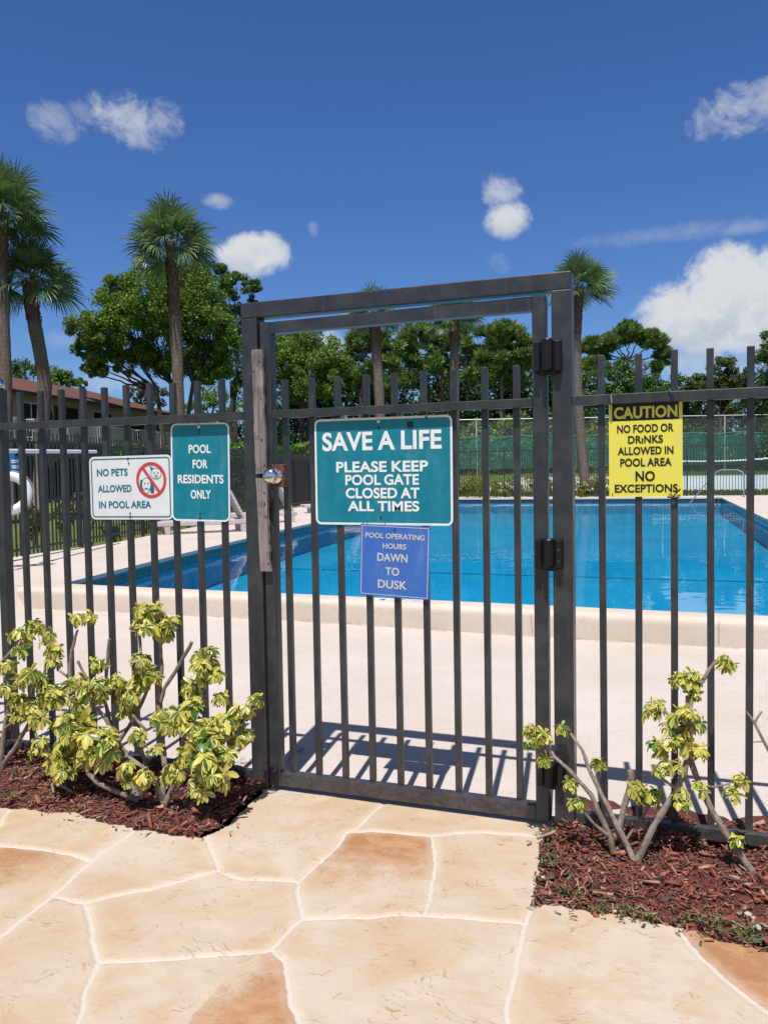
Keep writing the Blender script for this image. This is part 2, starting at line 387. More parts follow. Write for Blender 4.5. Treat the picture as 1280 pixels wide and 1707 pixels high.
# lawn / terrain sheet (one grid, rises behind the fence line), far reaching
def lawn():
    xs = np.concatenate([np.linspace(-900, -60, 15), np.linspace(-50, 40, 91), np.linspace(60, 900, 15)])
    ys = np.concatenate([[-300, -100, -40, -20, -10], np.linspace(-6, 70, 153), np.linspace(90, 1500, 16)])
    X, Y = np.meshgrid(xs, ys); s = np.clip((Y + 1) / 6, 0, 1); Z = -0.13 + 0.28 * s * s * (3 - 2 * s) + .9 * np.clip((Y - 35.5) / 20, 0, 1)
    n, k = X.shape; V = np.stack([X, Y, Z], -1).reshape(-1, 3)
    # the pool excavation: drop the grid inside it
    ins = (V[:, 0] > -12) & (V[:, 0] < 5) & (V[:, 1] > 1) & (V[:, 1] < 34.2); V[ins, 2] = -2.6
    ins = (V[:, 0] > -9) & (V[:, 0] < 9) & (V[:, 1] > -8) & (V[:, 1] <= 1); V[ins, 2] = -0.25
    i = np.arange(n * k).reshape(n, k)
    F = np.stack([i[:-1, :-1], i[:-1, 1:], i[1:, 1:], i[1:, :-1]], -1).reshape(-1, 4)
    np_mesh('lawn', V, F, GM['lawn'], kind='structure')
lawn()

# --- stamped-concrete walkway: joints are polylines on the ground, stones between them
JOINTS = [
    ([(-0.121, -1.465, 0.000), (-0.128, -1.324, 0.000), (-0.162, -1.035, 0.000), (-0.213, -0.769, 0.000), (-0.218, -0.538, 0.000)], 1.25),
    ([(-0.808, -0.835, 0.000), (-0.634, -0.826, 0.000), (-0.452, -0.802, 0.000), (-0.317, -0.794, 0.000), (-0.207, -0.823, 0.000)], 1.0),
    ([(-0.778, -0.684, 0.000), (-0.847, -0.594, 0.000), (-0.870, -0.549, 0.000)], .9),
    ([(0.088, -0.511, 0.000), (0.168, -0.603, 0.000), (0.281, -0.725, 0.000)], .9),
    ([(0.281, -0.725, 0.000), (0.214, -0.813, 0.000), (0.132, -0.917, 0.000), (0.038, -0.997, 0.000), (-0.022, -1.071, 0.000), (-0.075, -1.081, 0.000), (-0.149, -1.069, 0.000)], .9),
    ([(0.286, -0.733, 0.000), (0.370, -0.760, 0.000), (0.488, -0.733, 0.000), (0.593, -0.716, 0.000)], .9),
    ([(0.593, -0.716, 0.000), (0.594, -0.633, 0.000), (0.596, -0.550, 0.000), (0.604, -0.419, 0.000), (0.592, -0.307, 0.000), (0.614, -0.230, 0.000), (0.618, -0.105, 0.000), (0.621, 0.035, 0.000)], 1.0),
    ([(0.586, -0.292, 0.000), (0.672, -0.240, 0.000), (0.774, -0.229, 0.000), (0.910, -0.223, 0.000), (0.995, -0.166, 0.000), (1.087, -0.123, 0.000), (1.183, -0.108, 0.000), (1.322, -0.089, 0.000)], .9),
    ([(0.922, -0.230, 0.000), (0.972, -0.367, 0.000), (1.023, -0.537, 0.000), (1.052, -0.678, 0.000), (1.066, -0.772, 0.000)], 1.0),
    ([(0.593, -0.716, 0.000), (0.626, -0.795, 0.000), (0.704, -0.920, 0.000)], 1.1),
    ([(0.705, -0.923, 0.000), (0.809, -0.880, 0.000), (0.901, -0.852, 0.000), (0.969, -0.806, 0.000), (1.072, -0.778, 0.000), (1.161, -0.751, 0.000), (1.256, -0.741, 0.000), (1.376, -0.722, 0.000)], 1.0),
    ([(0.705, -0.923, 0.000), (0.700, -0.988, 0.000), (0.698, -1.052, 0.000), (0.692, -1.108, 0.000)], 1.1),
    ([(0.692, -1.108, 0.000), (0.652, -1.138, 0.000), (0.578, -1.180, 0.000), (0.478, -1.228, 0.000), (0.393, -1.273, 0.000), (0.314, -1.304, 0.000), (0.259, -1.329, 0.000)], .8),
    ([(-0.019, -1.074, 0.000), (0.096, -1.171, 0.000), (0.161, -1.248, 0.000), (0.253, -1.331, -0.000)], 1.1),
    ([(0.253, -1.331, -0.000), (0.287, -1.408, 0.000), (0.323, -1.475, 0.000), (0.362, -1.536, 0.000), (0.424, -1.639, -0.000)], 1.1),
    ([(0.699, -1.109, 0.000), (0.759, -1.155, -0.000), (0.818, -1.243, 0.000), (0.871, -1.321, 0.000), (0.936, -1.387, -0.000), (1.008, -1.478, 0.000)], 1.0),
    ([(1.383, -0.601, 0.000), (1.379, -0.728, 0.000), (1.400, -0.957, 0.000), (1.418, -1.148, -0.000), (1.430, -1.307, 0.000)], 1.2),
    ([(1.820, -0.590, 0.000), (1.859, -0.683, -0.000), (1.892, -0.749, 0.000), (1.968, -0.850, 0.000), (2.064, -0.959, 0.000), (2.191, -1.124, 0.000)], 1.2),
    # beyond the photograph
    ([(-2.4,-.75,0),(-1.9,-.9,0),(-1.35,-.95,0),(-.9,-1.15,0)], 1), ([(-1.35,-.95,0),(-1.2,-1.7,0),(-1.5,-2.4,0)], 1),
    ([(-.2,-1.9,0),(.5,-2.1,0),(1.3,-2.0,0),(2.2,-2.2,0),(3.2,-2.0,0)], 1), ([(.5,-2.1,0),(.4,-2.9,0),(.6,-3.6,0)], 1),
    ([(2.2,-2.2,0),(2.4,-2.9,0),(2.1,-3.6,0)], 1), ([(2.9,-.75,0),(2.8,-1.3,0),(3.2,-2.0,0),(4.4,-2.2,0)], 1), ([(-1.2,-1.7,0),(-.2,-1.9,0)], 1),
]
# stones with a brown stain: outline, point where it is strongest, point where it has faded
BROWN = [
    ([(0.591, -0.712, 0.000), (0.596, -0.550, 0.000), (0.604, -0.419, 0.000), (0.588, -0.297, 0.000), (0.672, -0.240, 0.000), (0.774, -0.229, 0.000), (0.916, -0.226, 0.000), (0.991, -0.436, 0.000), (1.017, -0.566, 0.000), (0.880, -0.648, 0.000), (0.732, -0.716, 0.000)], (0.733, -0.260, 0.000), (0.862, -0.714, 0.000)),
    ([(0.699, -1.109, 0.000), (0.759, -1.155, -0.000), (0.818, -1.243, 0.000), (0.871, -1.321, 0.000), (0.941, -1.398, 0.000), (0.915, -1.576, 0.000), (0.687, -1.656, 0.000), (0.643, -1.414, 0.000), (0.649, -1.273, 0.000), (0.669, -1.174, 0.000)], (0.836, -1.306, -0.000), (0.610, -1.257, 0.000)),
    ([(-0.831, -0.871, 0.000), (-0.630, -0.830, 0.000), (-0.448, -0.806, 0.000), (-0.250, -0.807, 0.000), (-0.188, -1.000, 0.000), (-0.246, -1.208, 0.000), (-0.276, -1.368, 0.000)], (-0.632, -0.858, 0.000), (-0.276, -1.074, 0.000)),
    ([(1.824, -0.593, 0.000), (1.859, -0.683, -0.000), (1.892, -0.749, 0.000), (1.968, -0.850, 0.000), (2.064, -0.959, 0.000), (2.213, -1.137, 0.000), (2.292, -0.610, 0.000), (2.089, -0.617, 0.000)], (1.990, -0.684, 0.000), (6, -3, 0)),
    ([(-.2,-1.95,0),(.5,-2.15,0),(.45,-2.7,0),(-.5,-2.8,0)], (.3,-2.2,0), (-.6,-2.8,0)),
]
MULCH_L = [(-6, 0.075, 0), (-6, -.50, 0), (-3, -.55, 0), (-0.930, -0.536, 0.000), (-0.761, -0.506, 0.000), (-0.581, -0.493, 0.000), (-0.371, -0.523, 0.000), (-0.184, -0.539, 0.000), (-0.017, -0.535, 0.000), (0.090, -0.510, 0.000), (0.110, -0.411, 0.000), (0.080, -0.219, 0.000), (0.062, -0.015, 0.000), (.05, .075, 0)]
MULCH_R = [(1.385, .075, 0), (1.320, -0.039, 0.000), (1.329, -0.169, 0.000), (1.355, -0.360, 0.000), (1.370, -0.511, 0.000), (1.379, -0.602, 0.000), (1.477, -0.585, 0.000), (1.590, -0.584, 0.000), (1.699, -0.577, 0.000), (1.824, -0.593, 0.000), (1.943, -0.621, 0.000), (2.087, -0.650, 0.000), (3.0, -.70, 0), (6, -.75, 0), (6, .075, 0)]
def in_poly(px, py, poly):
    ins = np.zeros(px.shape, bool); n = len(poly)
    for i in range(n):
        x1, y1 = poly[i][:2]; x2, y2 = poly[(i + 1) % n][:2]
        c = ((y1 > py) != (y2 > py)) & (px < (x2 - x1) * (py - y1) / (y2 - y1 + 1e-12) + x1); ins ^= c
    return ins
def seg_dist(px, py, a, b):
    dx, dy = b[0] - a[0], b[1] - a[1]; t = np.clip(((px - a[0]) * dx + (py - a[1]) * dy) / (dx * dx + dy * dy + 1e-12), 0, 1)
    return np.hypot(px - a[0] - t * dx, py - a[1] - t * dy)
def vnoise(x, y, s, seed):
    r = np.random.default_rng(seed); T = r.random((64, 64)); u, v = x * s, y * s
    i, j = np.floor(u).astype(int), np.floor(v).astype(int); fu, fv = u - i, v - j
    fu = fu * fu * (3 - 2 * fu); fv = fv * fv * (3 - 2 * fv)
    g = lambda a, b: T[a % 64, b % 64]
    return (g(i, j) * (1 - fu) + g(i + 1, j) * fu) * (1 - fv) + (g(i, j + 1) * (1 - fu) + g(i + 1, j + 1) * fu) * fv - .5
def walkway():
    x0, x1, y0, y1, st = -3.6, 5.0, -3.7, 0.075, 0.0105
    f = .0052; xs = np.concatenate([np.arange(x0, -1.25, .04), np.arange(-1.25, 2.7, f), np.arange(2.7, x1, .04)]); ys = np.concatenate([np.arange(y0, -1.9, .04), np.arange(-1.9, y1, f), [y1]]); X, Y = np.meshgrid(xs, ys)
    jx = X + .012 * vnoise(X, Y, 9, 1) + .006 * vnoise(X, Y, 40, 2); jy = Y + .012 * vnoise(X, Y, 9, 3) + .006 * vnoise(X, Y, 40, 4)
    D = np.full(X.shape, .2)
    for pl, w in JOINTS:
        for a, b in zip(pl[:-1], pl[1:]):
            D = np.minimum(D, seg_dist(jx, jy, a, b) / w)
    edge = np.full(X.shape, .2)
    B = np.zeros(X.shape)
    for poly, p0, p1 in BROWN:
        ins = in_poly(jx, jy, poly)
        dx, dy = p1[0] - p0[0], p1[1] - p0[1]; t = ((X - p0[0]) * dx + (Y - p0[1]) * dy) / (dx * dx + dy * dy)
        B = np.maximum(B, np.where(ins, np.clip(1.15 - np.clip(t, 0, 2), 0, 1), 0))
    T = np.clip(.5 + 1.5 * vnoise(X, Y, 1.7, 5) + .5 * vnoise(X, Y, 6, 15), 0, 1)
    s = np.clip(D / .018, 0, 1); s = s * s * (3 - 2 * s)
    Z = -.005 * (1 - s) + .003 * vnoise(X, Y, 4, 6) + .0022 * vnoise(X, Y, 14, 7)
    n, k = X.shape; idx = np.arange(n * k).reshape(n, k)
    cx = (X[:-1, :-1] + X[1:, 1:]) / 2; cy = (Y[:-1, :-1] + Y[1:, 1:]) / 2
    wx = cx + .03 * vnoise(cx, cy, 14, 8) + .018 * vnoise(cx, cy, 45, 9); wy = cy + .03 * vnoise(cx, cy, 14, 10) + .018 * vnoise(cx, cy, 45, 11)
    keep = ~(in_poly(wx, wy, MULCH_L) | in_poly(wx, wy, MULCH_R))
    F = np.stack([idx[:-1, :-1], idx[:-1, 1:], idx[1:, 1:], idx[1:, :-1]], -1)[keep]
    # thickness along the borders
    V = np.stack([X, Y, Z], -1).reshape(-1, 3)
    used = np.zeros(n * k, bool); used[F.ravel()] = True; mp = np.cumsum(used) - 1
    V = V[used]; F = mp[F]; att = {q: a.ravel()[used] for q, a in (('joint', D), ('brown', B), ('tint', T))}
    from collections import Counter
    E = np.concatenate([F[:, [0, 1]], F[:, [1, 2]], F[:, [2, 3]], F[:, [3, 0]]])
    key = np.sort(E, 1); code = key[:, 0].astype(np.int64) * (len(V) + 1) + key[:, 1]
    u, inv, cnt = np.unique(code, return_inverse=True, return_counts=True); bE = E[cnt[inv] == 1]
    low = V[bE.ravel()].copy(); low[:, 2] -= .09; o = len(V)
    V2 = np.concatenate([V, low]); ii = np.arange(len(bE))
    S = np.stack([bE[:, 1], bE[:, 0], o + 2 * ii, o + 2 * ii + 1], 1)
    F2 = np.concatenate([F, S])
    ob = np_mesh('walkway', V2, F2, GM['walk'], kind='structure')
    me = ob.data
    for q, a in att.items():
        at = me.attributes.new(q, 'FLOAT', 'POINT'); full = np.concatenate([a, a[bE.ravel()]]).astype(np.float32); at.data.foreach_set('value', full)
    sm = np.ones(len(me.polygons), bool); sm[len(F):] = False; me.polygons.foreach_set('use_smooth', sm)
walkway()

def mulch_bed(name, x0, x1, y0, y1, seed):
    xs = np.linspace(x0, x1, int((x1 - x0) / .03)); ys = np.linspace(y0, y1, int((y1 - y0) / .03)); X, Y = np.meshgrid(xs, ys)
    Z = -.006 + .030 * vnoise(X, Y, 5, seed) + .03 * vnoise(X, Y, 17, seed + 1) + .022 * np.clip((Y + .55) / .4, 0, 1)
    poly = MULCH_L if x0 < 0 else MULCH_R; D = np.full(X.shape, 9.)
    for a, c in zip(poly, poly[1:] + poly[:1]): D = np.minimum(D, seg_dist(X, Y, a, c))
    out_ = ~in_poly(X, Y, poly) & (Y < .07); Z = Z - .045 * np.where(out_, 1, 0) - .012 * np.where(out_, 0, np.clip(1 - D / .06, 0, 1)) * (Y < .0)
    n, k = X.shape; i = np.arange(n * k).reshape(n, k)
    F = np.stack([i[:-1, :-1], i[:-1, 1:], i[1:, 1:], i[1:, :-1]], -1).reshape(-1, 4)
    o = np_mesh(name, np.stack([X, Y, Z], -1).reshape(-1, 3), F, GM['mulch'], kind='structure')
    o.data.polygons.foreach_set('use_smooth', [True] * len(o.data.polygons))
mulch_bed('mulch_bed', -3.6, .06, -.60, .16, 21)
mulch_bed('mulch_bed', 1.365, 5.0, -.85, .30, 31)

CHIP = leaf_mat('mulch_chips', [(0.025, 0.014, 0.013), (0.13, 0.10, 0.085), (0.17, 0.048, 0.032), (0.29, 0.088, 0.055), (0.22, 0.065, 0.044), (0.34, 0.14, 0.095), (0.38, 0.25, 0.19)], 0.0, .8, .25)
def chips(n, polys, seed, zf):
    r = np.random.default_rng(seed); P = []
    for poly, w in polys:
        a = np.array(poly)[:, :2]; lo, hi = a.min(0), a.max(0); lo = np.maximum(lo, (-3.2, -1)); hi = np.minimum(hi, (4.6, 1))
        q = lo + r.random((int(n * w * 3), 2)) * (hi - lo); q = q[in_poly(q[:, 0], q[:, 1], poly)][:int(n * w)]; P.append(q)
    P = np.concatenate(P); N = len(P)
    L = r.lognormal(-4.15, .6, N).clip(.005, .075); W = L * r.uniform(.10, .34, N); T = W * .35
    an = r.random(N) * 6.283; ti = r.normal(0, .30, N); ro = r.normal(0, .6, N)
    u = np.stack([np.cos(an) * np.cos(ti), np.sin(an) * np.cos(ti), np.sin(ti)], 1)
    s = np.stack([-np.sin(an), np.cos(an), np.zeros(N)], 1); w = np.cross(u, s)
    s2 = s * np.cos(ro)[:, None] + w * np.sin(ro)[:, None]; w2 = np.cross(u, s2)
    Z = zf(P) + r.uniform(0, .022, N)
    C = np.stack([P[:, 0], P[:, 1], Z], 1); V = []
    for a, b, c in [(-1, -1, -1), (1, -.6, -1), (1, .6, -1), (-1, 1, -1), (-1, -1, 1), (1, -.6, 1), (1, .6, 1), (-1, 1, 1)]:
        V.append(C + u * (a * L / 2)[:, None] + s2 * (b * W / 2)[:, None] + w2 * (c * T / 2)[:, None])
    V = np.stack(V, 1).reshape(-1, 3); o = (np.arange(N) * 8)[:, None, None]
    F = (np.array([(3, 2, 1, 0), (4, 5, 6, 7), (0, 1, 5, 4), (1, 2, 6, 5), (2, 3, 7, 6), (3, 0, 4, 7)])[None] + o).reshape(-1, 4)
    return V, F
V, F = chips(15000, [(MULCH_L, 1.0)], 5, lambda P: -.006 + .030 * vnoise(P[:, 0], P[:, 1], 5, 21) + .03 * vnoise(P[:, 0], P[:, 1], 17, 22) + .022 * np.clip((P[:, 1] + .55) / .4, 0, 1))
np_mesh('mulch_chips', V, F, CHIP, kind='stuff')
BACK_R = [(1.4, .075, 0), (1.4, .15, 0), (1.7, .20, 0), (2.2, .26, 0), (2.6, .22, 0), (4.6, .26, 0), (4.6, .075, 0)]
V, F = chips(19000, [(MULCH_R, 1.0), (BACK_R, .12)], 6, lambda P: -.006 + .030 * vnoise(P[:, 0], P[:, 1], 5, 31) + .03 * vnoise(P[:, 0], P[:, 1], 17, 32) + .022 * np.clip((P[:, 1] + .55) / .4, 0, 1))
np_mesh('mulch_chips', V, F, CHIP, kind='stuff')

r_ = np.random.default_rng(8)
def spill(poly, seed):
    a = [Vector(p) for p in poly if p[1] < .02 and -1.5 < p[0] < 2.4]; out = []
    for p, q in zip(a[:-1], a[1:]):
        for k in range(int((q - p).length * 26)):
            t = r_.random(); c = p.lerp(q, t); out.append((c.x + r_.normal(0, .035), c.y - abs(r_.normal(0, .035)), .002))
    return out
sp = spill(MULCH_L, 1) + spill(MULCH_R, 2)
Vs = []; Fs = []
for i, c in enumerate(sp):
    L = r_.uniform(.004, .016); w = L * r_.uniform(.15, .4); an = r_.uniform(0, 6.28); u = Vector((math.cos(an), math.sin(an), r_.uniform(-.1, .2))) * L; sv = Vector((-math.sin(an), math.cos(an), 0)) * w; c = Vector(c) + Vector((0, 0, .003))
    Vs += [c - u - sv, c + u - sv * .6, c + u + sv * .6, c - u + sv]; Fs.append((4 * i, 4 * i + 1, 4 * i + 2, 4 * i + 3))
np_mesh('mulch_crumbs', np.array([v[:] for v in Vs]), np.array(Fs), CHIP, kind='stuff')
# --- lower deck between the fence and the pool curb
def lower_deck():
    xs = np.linspace(-9, 9, 181); ys = np.linspace(.078, 3.95, 60); X, Y = np.meshgrid(xs, ys)
    back = np.where(X > 1.38, .16 + .10 * np.clip(X - 1.5, 0, 1) + .05 * vnoise(X, Y * 0, 6, 77), np.where(X < .02, .12 + .04 * vnoise(X, Y * 0, 6, 78), .078))
    Y = np.maximum(Y, back)
    s = np.clip((-4.95 - X) / .22, 0, 1) * np.clip((Y - 1.0) / 2.6, 0, 1); s = s * s * (3 - 2 * s)
    Z = .002 + (ZD - .004) * s + .004 * vnoise(X, Y, 1.3, 12) * (1 - s)
    n, k = X.shape; i = np.arange(n * k).reshape(n, k)
    F = np.stack([i[:-1, :-1], i[:-1, 1:], i[1:, 1:], i[1:, :-1]], -1).reshape(-1, 4)
    V = np.stack([X, Y, Z], -1).reshape(-1, 3)
    # skirt along the fence side
    low = V[i[0]].copy(); low[:, 2] -= .12; o = len(V); V = np.concatenate([V, low])
    S = np.stack([i[0][:-1], o + np.arange(k - 1), o + 1 + np.arange(k - 1), i[0][1:]], 1)
    ob = np_mesh('pool_deck', V, np.concatenate([F, S]), GM['deck'], kind='structure')
    ob.data.polygons.foreach_set('use_smooth', [True] * len(ob.data.polygons))
lower_deck()

POOL = [(-4.80, 4.20), (-1.99, 4.16), (.89, 4.06), (2.39, 4.00), (3.92, 3.95), (3.30, 16.7), (2.60, 32.0), (-9.6, 32.0), (-6.55, 12.9), (-5.50, 7.4)]
ZW = 0.06
def fill(outer, inner, z, name, m, thick=.05, **props):
    bm = bmesh.new(); es = []
    for loop in (outer, inner):
        vs = [bm.verts.new((x, y, z)) for x, y in loop]
        es += [bm.edges.new((vs[i], vs[(i + 1) % len(vs)])) for i in range(len(vs))]
    bmesh.ops.triangle_fill(bm, use_beauty=True, use_dissolve=False, edges=es)
    bmesh.ops.recalc_face_normals(bm, faces=bm.faces)
    if bm.faces[0].normal.z < 0: bmesh.ops.reverse_faces(bm, faces=bm.faces)
    r = bmesh.ops.extrude_face_region(bm, geom=bm.faces[:])
    for v in r['geom']:
        if isinstance(v, bmesh.types.BMVert): v.co.z -= thick
    bmesh.ops.recalc_face_normals(bm, faces=bm.faces)
    me = bpy.data.meshes.new(name); bm.to_mesh(me); bm.free(); me.materials.append(m)
    return link(name, me, None, **props)
# raised deck round the other three sides (its near edge starts behind the curb)
fill([(-9.6, 3.96), (-4.9, 3.96), (-4.83, 4.19), (-1.99, 4.155), (.89, 4.055), (2.39, 3.995), (3.94, 3.945), (4.0, 3.9), (9, 3.9), (9, 34.4), (-14.6, 34.4), (-13.3, 30.6), (-10.3, 17.4), (-8.05, 9.1), (-7.9, 6.0)],
     [(-4.83, 4.2)] + [(-1.99, 4.16), (.89, 4.06), (2.39, 4.0), (3.92, 3.95), (3.30, 16.7), (2.60, 32.0), (-9.6, 32.0), (-6.55, 12.9), (-5.50, 7.4)],
     ZD, 'pool_deck', GM['deck'], .05, kind='structure')
# near curb: vertical face, rounded nose, flat top
def curb():
    line = [(-5.10, 3.80), (-3.4, 3.86), (-1.9, 3.885), (-.5, 3.82), (.87, 3.735), (2.27, 3.72), (4.2, 3.68), (9, 3.6)]
    inner = [(-5.06, 4.235), (-3.4, 4.175), (-1.9, 4.15), (-.5, 4.10), (.87, 4.05), (2.27, 3.995), (3.93, 3.94), (9, 3.88)]
    MBc = MB(); secs = []
    for (a, b) in zip(line, inner):
        a = Vector((*a, 0)); b = Vector((*b, 0)); w = (b - a).length; d = (b - a).normalized()
        prof = [(0, -.06), (0, .02), (.004, ZD - .075)]
        for k in range(1, 8):
            an = math.pi / 2 * k / 7; prof.append((.004 + .06 * (1 - math.cos(an)), ZD + .004 - .06 * (1 - math.sin(an)) ))
        prof += [(w - .02, ZD + .004), (w - .004, ZD), (w, ZD - .02), (w, ZD - .055)]
        secs.append([a + d * p + Vector((0, 0, z)) for p, z in prof])
    # subdivide lengthwise
    fine = []
    for s0, s1 in zip(secs[:-1], secs[1:]):
        for t in np.linspace(0, 1, 9)[:-1]:
            fine.append([p.lerp(q, float(t)) for p, q in zip(s0, s1)])
    fine.append(secs[-1]); n = len(fine[0])
    vs = [p for s in fine for p in s]; fs = []
    for i in range(len(fine) - 1):
        for k in range(n - 1): fs.append((i * n + k, (i + 1) * n + k, (i + 1) * n + k + 1, i * n + k + 1))
    fs.append(tuple(range(n)))
    MBc.add(vs, fs); MBc.build('pool_curb', GM['curb'], smooth=True, kind='structure')
    # open joint at the foot of the curb and in its face
    DARK = mat('joint_dirt', (0.16, 0.115, 0.085), .95, .1)
    r = random.Random(4); J = MB(); pts = []
    for a, b in zip(line[:-1], line[1:]):
        m = max(2, int(abs(b[0] - a[0]) / .05))
        for k in range(m):
            t = k / m; pts.append((a[0] + (b[0] - a[0]) * t, a[1] + (b[1] - a[1]) * t - .035 + .012 * r.uniform(-1, 1) + .012 * math.sin(k * .7 + a[0])))
    for p, q in zip(pts[:-1], pts[1:]):
        if r.random() < .12: continue
        w0, w1 = r.uniform(.003, .009), r.uniform(.003, .009)
        J.add([(p[0], p[1], .010), (p[0], p[1] + w0, .010), (q[0], q[1] + w1, .010), (q[0], q[1], .010)], [(0, 1, 2, 3)])
    J.build('deck_joint', DARK, kind='structure')
    J = MB(); x = .0; y = .135
    while x < 1.4:
        nx = x + r.uniform(.015, .05); ny = .13 + .04 * x / 1.4 + r.uniform(-.008, .008)
        if r.random() < .8: w0 = r.uniform(.0015, .005); J.add([(x, y, .010), (x, y + w0, .010), (nx, ny + w0, .010), (nx, ny, .010)], [(0, 1, 2, 3)])
        x, y = nx, ny
    J.build('deck_crack', DARK, kind='structure')
    J = MB()
    for x, y in ((2.02, 3.72), (-1.28, 3.852), (.55, 3.755)):
        z = .03; xx = x
        while z < ZD - .03:
            nz = z + r.uniform(.01, .03); nx = xx + r.uniform(-.006, .006); yy = y - .004; J.add([(xx, yy, z), (xx + .003, yy, z), (nx + .003, yy, nz), (nx, yy, nz)], [(0, 1, 2, 3)]); xx, z = nx, nz
    J.build('curb_crack', DARK, kind='structure')
curb()

def pool():
    tile = bpy.data.materials.new('pool_tile'); tile.use_nodes = True; g = NG(tile.node_tree)
    pos = g.n('ShaderNodeNewGeometry').outputs['Position']; xyz = g.n('ShaderNodeSeparateXYZ', {0: pos})
    u = g.math('ADD', xyz.outputs[0], xyz.outputs[1])
    fu = g.math('FRACT', g.math('MULTIPLY', u, 6.6)); fv = g.math('FRACT', g.math('MULTIPLY', xyz.outputs[2], 6.6))
    gr = g.math('MAXIMUM', g.math('LESS_THAN', fu, .04), g.math('LESS_THAN', fv, .04))
    nz = g.noise(pos, 6, 4, .6)
    c = g.mix(g.sstep(nz, .3, .7), (0.010, 0.045, 0.060), (0.018, 0.065, 0.080)); c = g.mix(g.math('MULTIPLY', gr, .5), c, (.25, .30, .32))
    p = g.n('ShaderNodeBsdfPrincipled', {'Base Color': c, 'Roughness': .2}); g.nt.links.new(p.outputs[0], g.n('ShaderNodeOutputMaterial').inputs[0])
    paint = mat('pool_paint', (0.02, 0.30, 0.44), .7, .3, col2=(0.035, 0.35, 0.49), vscale=.45)
    # a band of tile from the deck down to just under the water, painted shell below
    def walls(z0, z1, o, name, m, floor=False, rise=None):
        b = MB(); n = len(POOL); c = Vector((sum(x for x, y in POOL) / n, sum(y for x, y in POOL) / n))
        q = [Vector(p) + (Vector(p) - c).normalized() * o for p in POOL]
        v = [(p.x, p.y, z) for z in (z0, z1) for p in q]
        f = [(i, (i + 1) % n, n + (i + 1) % n, n + i) for i in range(n)]
        if floor: f.append(tuple(range(n)))
        b.add(v, f); ob = b.build(name, m, kind='structure'); return ob
    walls(ZW - .04, ZD - .05, .03, 'pool_tile_band', tile)
    walls(-.45, ZW - .04, .034, 'pool_basin', paint, True)
    st = MB(); st.box(-7.0, 3.55, 11.3, 11.37, -.449, -.44); st.build('pool_floor_stripe', mat('stripe', (.012, .16, .25), .7), kind='structure')
    w = bpy.data.materials.new('water'); w.use_nodes = True; g = NG(w.node_tree)
    pos = g.n('ShaderNodeNewGeometry').outputs['Position']
    mp = g.n('ShaderNodeMapping', {'Vector': pos, 'Scale': (1.0, .8, 1)}).outputs[0]
    h = g.math('ADD', g.noise(mp, 1.1, 3, .5, .4), g.math('MULTIPLY', g.noise(mp, 6, 2, .5), .12))
    bp = g.n('ShaderNodeBump', {'Strength': .16, 'Distance': .05, 'Height': h}).outputs[0]
    tr = g.n('ShaderNodeBsdfTransparent', {'Color': (.42, .86, 1.0, 1)})
    gl = g.n('ShaderNodeBsdfGlossy', {'Color': (1, 1, 1, 1), 'Roughness': .015, 'Normal': bp})
    fr = g.math('MULTIPLY', g.n('ShaderNodeFresnel', {'IOR': 1.333, 'Normal': bp}).outputs[0], .75)
    mx = g.n('ShaderNodeMixShader', {0: fr, 1: tr.outputs[0], 2: gl.outputs[0]})
    g.nt.links.new(mx.outputs[0], g.n('ShaderNodeOutputMaterial').inputs[0])
    b = MB(); n = len(POOL); me = bpy.data.meshes.new('pool_water'); me.from_pydata([(x, y, ZW) for x, y in POOL], [], [tuple(range(n))]); me.update()
    if me.polygons[0].normal.z < 0: me.flip_normals()
    me.materials.append(w); link('pool_water', me, None, kind='structure')
    # depth tiles let into the curb: a figure, the unit and a no diving mark
pool()

# ------------------------------------------------------------------ fence and gate in the foreground
YR0, YR1 = 0.006, 0.038       # rails
YP0, YP1 = 0.040, 0.065       # pickets, behind the rails
def picket_mesh(z0, z1):
    b = MB(); b.box(-.0127, .0127, -.0125, .0125, 0, z1 - z0, .0022)
    return b
def iron_panel(label, xs, x0, x1, ztop, posts):
    root = thing('iron_fence', label, 'fence', ((x0 + x1) / 2, .05, 0), 'black iron fence panels beside the gate')
    first = None
    for i, x in enumerate(xs):
        dz = random.uniform(-.004, .004)
        if first is None:
            b = MB(); b.box(-.0127, .0127, -.0125, .0125, 0, ztop - .04, .0022)
            first = b.build('picket', IRON, root, local=True); p = first
        else:
            p = first.copy(); COL.objects.link(p); p.parent = root
        p.location = Vector((x, (YP0 + YP1) / 2, .04 + dz)) - root.location
        p.rotation_euler = (random.gauss(0, .0012), random.gauss(0, .0022), random.gauss(0, .01))
    for nm, z0, z1 in (('rail', 1.651, 1.689), ('rail', .030, .075)):
        b = MB(); b.box(x0, x1, YR0, YR1, z0, z1, .0025); b.build(nm, IRON, root)
    for x in posts:
        b = MB(); b.box(x - .025, x + .025, YP0 - .012, YP1 + .014, -.1, ztop + .02, .003); pp = b.build('post', IRON, root)
        c = MB(); c.lathe((x, (YP0 + YP1) / 2, ztop + .02), [(.0, .055), (.016, .051), (.027, .038), (.031, .022), (.027, .006), (.014, 0)], n=20); c.build('ball_cap', CHROME, pp, smooth=True)
    # small brackets that fix the rails to the gate posts
    return root
S = .129
xl = [-.140 - S * k for k in range(0, 10)]
iron_panel('black iron fence panel left of the gate with weathered pickets and chrome ball cap', xl + [-1.43 - .155 - S * k for k in range(0, 11)], -3.1, -.004, 1.842, [-1.437])
xr = [1.537 + S * k for k in range(0, 22)]
iron_panel('black iron fence panel right of the gate behind the bare stemmed shrubs', xr, 1.432, 4.4, 1.842, [])
gp = thing('gate_surround', 'tall charcoal steel surround with two square posts and a header around the gate', 'gate frame', (.7139, .038, 0))
